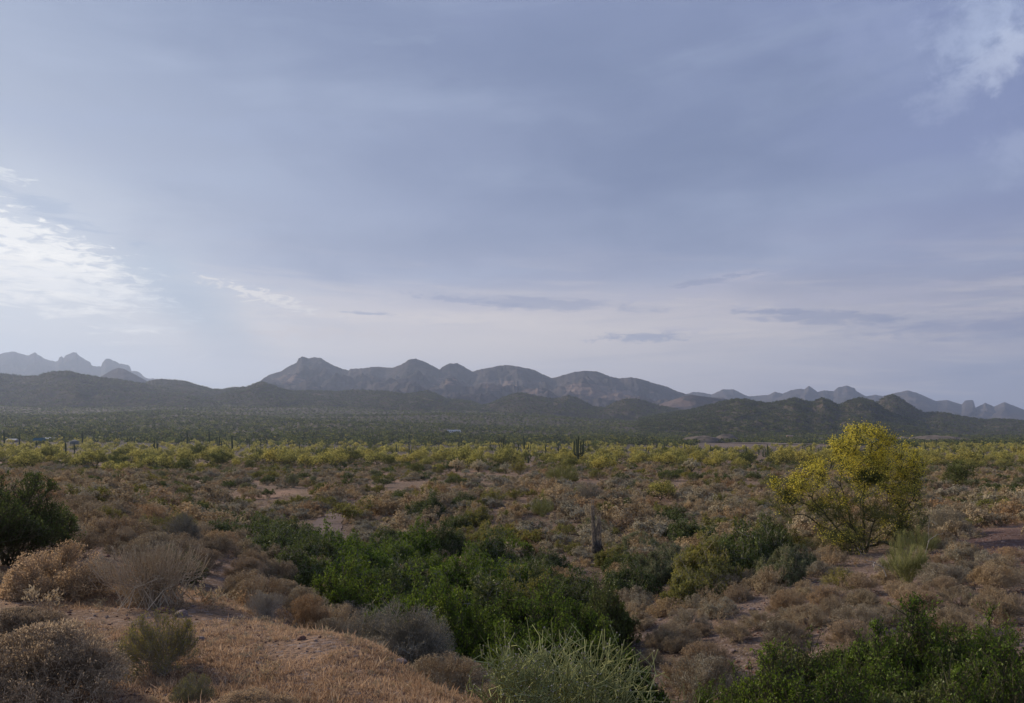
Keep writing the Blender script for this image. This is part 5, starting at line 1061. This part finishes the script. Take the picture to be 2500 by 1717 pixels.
T_stone = [stone_mesh(30 + i, m, 1) for i, m in enumerate(('rock', 'rock_red', 'rock', 'rock_red'))]
cover('gravel', '', with_z(np.stack([x, d], 1), 0.004), np.minimum(rng.exponential(.018, len(x)) + .010, .11) * np.clip((d - 2.5) / 12, .25, 1), rng.uniform(0, 6.28, len(x)), T_stone, [2, 1.5, 1, 1], 12)
# small dry ground plants that fill the soil between the shrubs
lit = [one('dry_tuft', shrub_geo(700 + i, .16, .13, nmain=10, nsub=20, ntwig=50, leafN=90, leafL=.035, leafW=.010, r0=.004), 'tan_twig', m) for i, m in enumerate(('tan_leaf', 'rust_leaf', 'grey_leaf'))]
G_ = sample(9.5, 75, .62, .012, -500, 3000); px, dd = pxd(G_); c5 = fbm(G_[:, 0] * .3, G_[:, 1] * .3, 95, 3)
ok = (path_dist(G_[:, 0], G_[:, 1]) > 0) & (c5 > -.15) & ~(np.exp(-((px - 2470) / 110) ** 2 - ((dd - 30) / 6) ** 2) > .4); G_ = G_[ok]
G2 = sample(4.7, 12.5, .17, .0, -500, 1300); p2, d2 = pxd(G2); G2 = G2[(d2 < 15.2 - np.clip((p2 - 200) / 900, 0, 1) * 8.4) & (fbm(G2[:, 0] * 1.1, G2[:, 1] * 1.1, 91, 4) + rng.normal(size=len(G2)) * .2 > -0.05)]
GG = np.concatenate([G_, G2]); gs = np.concatenate([rng.uniform(.6, 2.0, len(G_)), rng.uniform(.12, .48, len(G2)) * (1 + 1.2 * (rng.uniform(size=len(G2)) < .03))])
cover('dry_ground_plants', '', with_z(GG, -.01), gs, rng.uniform(0, 6.28, len(GG)), lit, [2, 1.4, 1.4], 13)

# ------------------------------------------------------------------ small buildings and things far off
def box(cx, cy, z0, w, dp, h): 
    x0, x1, y0, y1, z1 = cx - w/2, cx + w/2, cy - dp/2, cy + dp/2, z0 + h
    V = np.array([(x0,y0,z0),(x1,y0,z0),(x1,y1,z0),(x0,y1,z0),(x0,y0,z1),(x1,y0,z1),(x1,y1,z1),(x0,y1,z1)], float)
    return V, np.array([[0,3,2,1],[4,5,6,7],[0,1,5,4],[1,2,6,5],[2,3,7,6],[3,0,4,7]])
def gable(w, dp, z0, h, ov=.4):
    w, dp = w / 2 + ov, dp / 2 + ov; V = np.array([(-w,-dp,z0),(w,-dp,z0),(w,dp,z0),(-w,dp,z0),(-w,0,z0+h),(w,0,z0+h),(-w,-dp,z0-.15),(w,-dp,z0-.15),(w,dp,z0-.15),(-w,dp,z0-.15)], float)
    return V, np.array([[0,1,5,4],[2,3,4,5],[3,0,4,4],[1,2,5,5],[6,9,8,7],[0,6,7,1],[2,8,9,3],[1,7,8,2],[3,9,6,0]])
def fixtri(me_name, V, Q, mat):
    me = bpy.data.meshes.new(me_name); me.from_pydata([tuple(v) for v in V], [], [list(dict.fromkeys(q.tolist())) for q in Q]); me.materials.append(mat); me.update(); return me
def house(name, px, py, wpx, hpx, roofm, wallm, lab, cat, roof_h=.35, depth=.7, flat=False, open_=False, nwin=3, rise=1.0):
    dmax = 900 if py > 1080 else 1300
    b = hit(px, py); k = b[1] / F; w, h = wpx * k, hpx * k; dp = w * depth; t = thing(name, (b[0], b[1], b[2] - .2), 0.15, 1, lab, cat)
    wh = h * (1 - roof_h)
    if open_:
        for sx in (-1, 1):
            for sy in (-1, 1): obj('post', make_mesh('post', *box(sx * w * .45, sy * dp * .4, 0, .25, .25, wh), [M[wallm]]), t)
    else:
        obj('wall', make_mesh('house_wall', *box(0, 0, 0, w, dp, wh), [M[wallm]]), t)
        for i in range(nwin): obj('window', make_mesh('house_window', *box((i - (nwin-1)/2) * w / nwin, -dp/2 - .03, wh * .35, w / nwin * .4, .1, wh * .4), [M['dark_open']]), t)
    obj('roof', make_mesh('flat_roof', *box(0, 0, wh, w * 1.08, dp * 1.1, max(h * roof_h, .25)), [M[roofm]]) if flat else fixtri('gable_roof', *gable(w, dp, wh, h * roof_h), M[roofm]), t)
    return t
house('house', 96, 1084, 22, 15, 'blue_roof', 'tan_wall', 'small far house with a blue metal roof among the trees, far left', 'house', .5)
house('shed', 120, 1078, 24, 11, 'pale_roof', 'tan_wall', 'pale roofed shed right of the blue roofed house', 'shed', .4)
house('shed', 30, 1080, 20, 9, 'pale_roof', 'tan_wall', 'small pale roofed shed at the far left, left of the blue roof', 'shed', .4)
house('shed', 217, 1088, 13, 7, 'teal_roof', 'tan_wall', 'tiny teal roofed shed among the trees', 'shed', .5)
house('carport', 1090, 1112, 20, 10, 'white_paint', 'grey_metal', 'white flat roofed carport in the yellow trees left of centre', 'carport', .2, flat=True, open_=True)
house('building', 2055, 1100, 36, 12, 'grey_metal', 'tan_wall', 'low dark building at the right behind the flowering tree', 'building', .3, flat=True)
house('shed', 1928, 1070, 14, 8, 'tan_wall', 'tan_wall', 'tiny tan hut on the rise left of the flowering tree', 'shed', .4)
def array():                                 # the long white framed panel rows on the slope
    b = hit(1108, 1058); k = b[1] / F; w, h = 33 * k, 9 * k; t = thing('solar_array', (b[0], b[1], b[2]), .1, 1, 'long white framed row of solar panels on the far slope above the yellow trees', 'solar panels')
    n = 6
    for i in range(n):
        x = (i - (n-1)/2) * w / n; V, Q = box(0, 0, 0, w / n * .92, .15, h * .9); a = math.radians(35); R3 = np.array([[1,0,0],[0,math.cos(a),math.sin(a)],[0,-math.sin(a),math.cos(a)]]); V = V @ R3.T + [x, 0, .6]
        pn = obj('panel', make_mesh('panel', V, Q, [M['white_paint']]), t)
        V2, Q2 = box(0, -.12, h * .22, w / n * .4, .12, h * .40); V2 = V2 @ R3.T + [x, 0, .6]; obj('cells', make_mesh('cells', V2, Q2, [M['dark_open']]), pn)
        obj('post', make_mesh('panel_post', *box(x, .5, -.5, .3, .3, 2.2), [M['grey_metal']]), t)
array()
def tank():
    b = hit(182, 1090); k = b[1] / F; r, h = 11 * k, 8 * k; s = np.array([0, .02, .9, 1.0]); path = np.stack([0*s, 0*s, h * s], 1); t = thing('water_tank', (b[0], b[1], b[2] + 1.2), 0, 1, 'round dark grey water tank on legs right of the blue roofed house', 'water tank')
    obj('drum', pipe_mesh('drum', [pipe(path, [r, r, r, r * .7], 24)], M['grey_metal']), t)
    for a in range(4): obj('leg', make_mesh('tank_leg', *box(math.cos(a * 1.571 + .8) * r * .8, math.sin(a * 1.571 + .8) * r * .8, -1.6, .25, .25, 1.65), [M['grey_metal']]), t)
tank()

# ------------------------------------------------------------------ labels that single out each plant by its nearest landmark
ORD = ['nearest', 'second', 'third', 'fourth', 'fifth', 'sixth', 'seventh', 'eighth', 'ninth', 'tenth', 'eleventh', 'twelfth', 'thirteenth', 'fourteenth', 'fifteenth', 'sixteenth', 'seventeenth', 'eighteenth', 'nineteenth', 'twentieth']
TENS = {2: 'twenty', 3: 'thirty', 4: 'forty', 5: 'fifty', 6: 'sixty', 7: 'seventy', 8: 'eighty', 9: 'ninety'}
UN = ['first', 'first', 'second', 'third', 'fourth', 'fifth', 'sixth', 'seventh', 'eighth', 'ninth']
def ordw(i):
    if i < 20: return ORD[i]
    n = i + 1; 
    if n >= 100: return 'hundred and ' + (ordw(n - 101) if n > 100 else 'zeroth')
    return (TENS[n // 10][:-1] + 'ieth') if n % 10 == 0 else TENS[n // 10] + '-' + UN[n % 10]
NOUN = {'wash': 'leafy bush', 'shrub': 'dry shrub', 'creosote': 'open bush', 'saguaro': '', 'tree': ''}
groups_ = {}
for (o, kind, look) in REG:
    x, y = o.location.x, o.location.y; X0 = 1250 + F * x / y; best = None
    for (wd, lx, ly) in LM:
        dd = math.hypot((x - lx), (y - ly) * 0.7)
        if best is None or dd < best[0]: best = (dd, wd, lx, ly)
    dd, wd, lx, ly = best; LX = 1250 + F * lx / ly
    side = 'left of' if X0 < LX else 'right of'; dep = 'beyond and ' if y > ly * 1.15 else ('nearer than and ' if y < ly * 0.85 else '')
    groups_.setdefault((kind, look, side, dep, wd), []).append((dd, o))
for (kind, look, side, dep, wd), L_ in groups_.items():
    L_.sort(key=lambda q: q[0])
    for i, (dd, o) in enumerate(L_):
        nn = NOUN[kind]
        t_ = (ordw(i) + ' ' + look + nn + ' ' + dep + side + ' ' + wd).replace('  ', ' ').replace('nearer than and ', 'before and ').replace('hundred and ', 'hundred-and-')
        if len(t_.split()) > 16: t_ = t_.replace(' before and ', ' before, ').replace(' beyond and ', ' beyond, ').replace(' the fan of', ' fan of')
        if len(t_.split()) > 16: t_ = t_.replace('saguaro with an arm on each side', 'two-armed saguaro').replace('low saguaro fanning into many arms', 'low fanning saguaro').replace('saguaro with two raised arms', 'raised-arm saguaro').replace('saguaro with one short arm', 'one-armed saguaro')
        o['label'] = t_
# ------------------------------------------------------------------ haze
def haze_box():
    x0, x1, y0, y1, z0, z1 = -11500, 12500, -15500, 15500, -40, 1250
    V = np.array([(x, y, z) for x in (x0, x1) for y in (y0, y1) for z in (z0, z1)], float)
    Q = np.array([[0,1,3,2],[4,6,7,5],[0,4,5,1],[2,3,7,6],[0,2,6,4],[1,5,7,3]])
    m = bpy.data.materials.new('haze_air'); m.use_nodes = True; m.node_tree.nodes.clear(); X.nt = m.node_tree
    v = X.nt.nodes.new('ShaderNodeVolumePrincipled'); v.inputs['Color'].default_value = (0.60, 0.74, 1.0, 1)
    v.inputs['Density'].default_value = HAZE; v.inputs['Anisotropy'].default_value = 0.3
    o = X.nt.nodes.new('ShaderNodeOutputMaterial'); X.nt.links.new(v.outputs[0], o.inputs['Volume'])
    obj('haze', make_mesh('haze', V, Q, [m]), kind='stuff')
HAZE = 9.0e-5
haze_box()
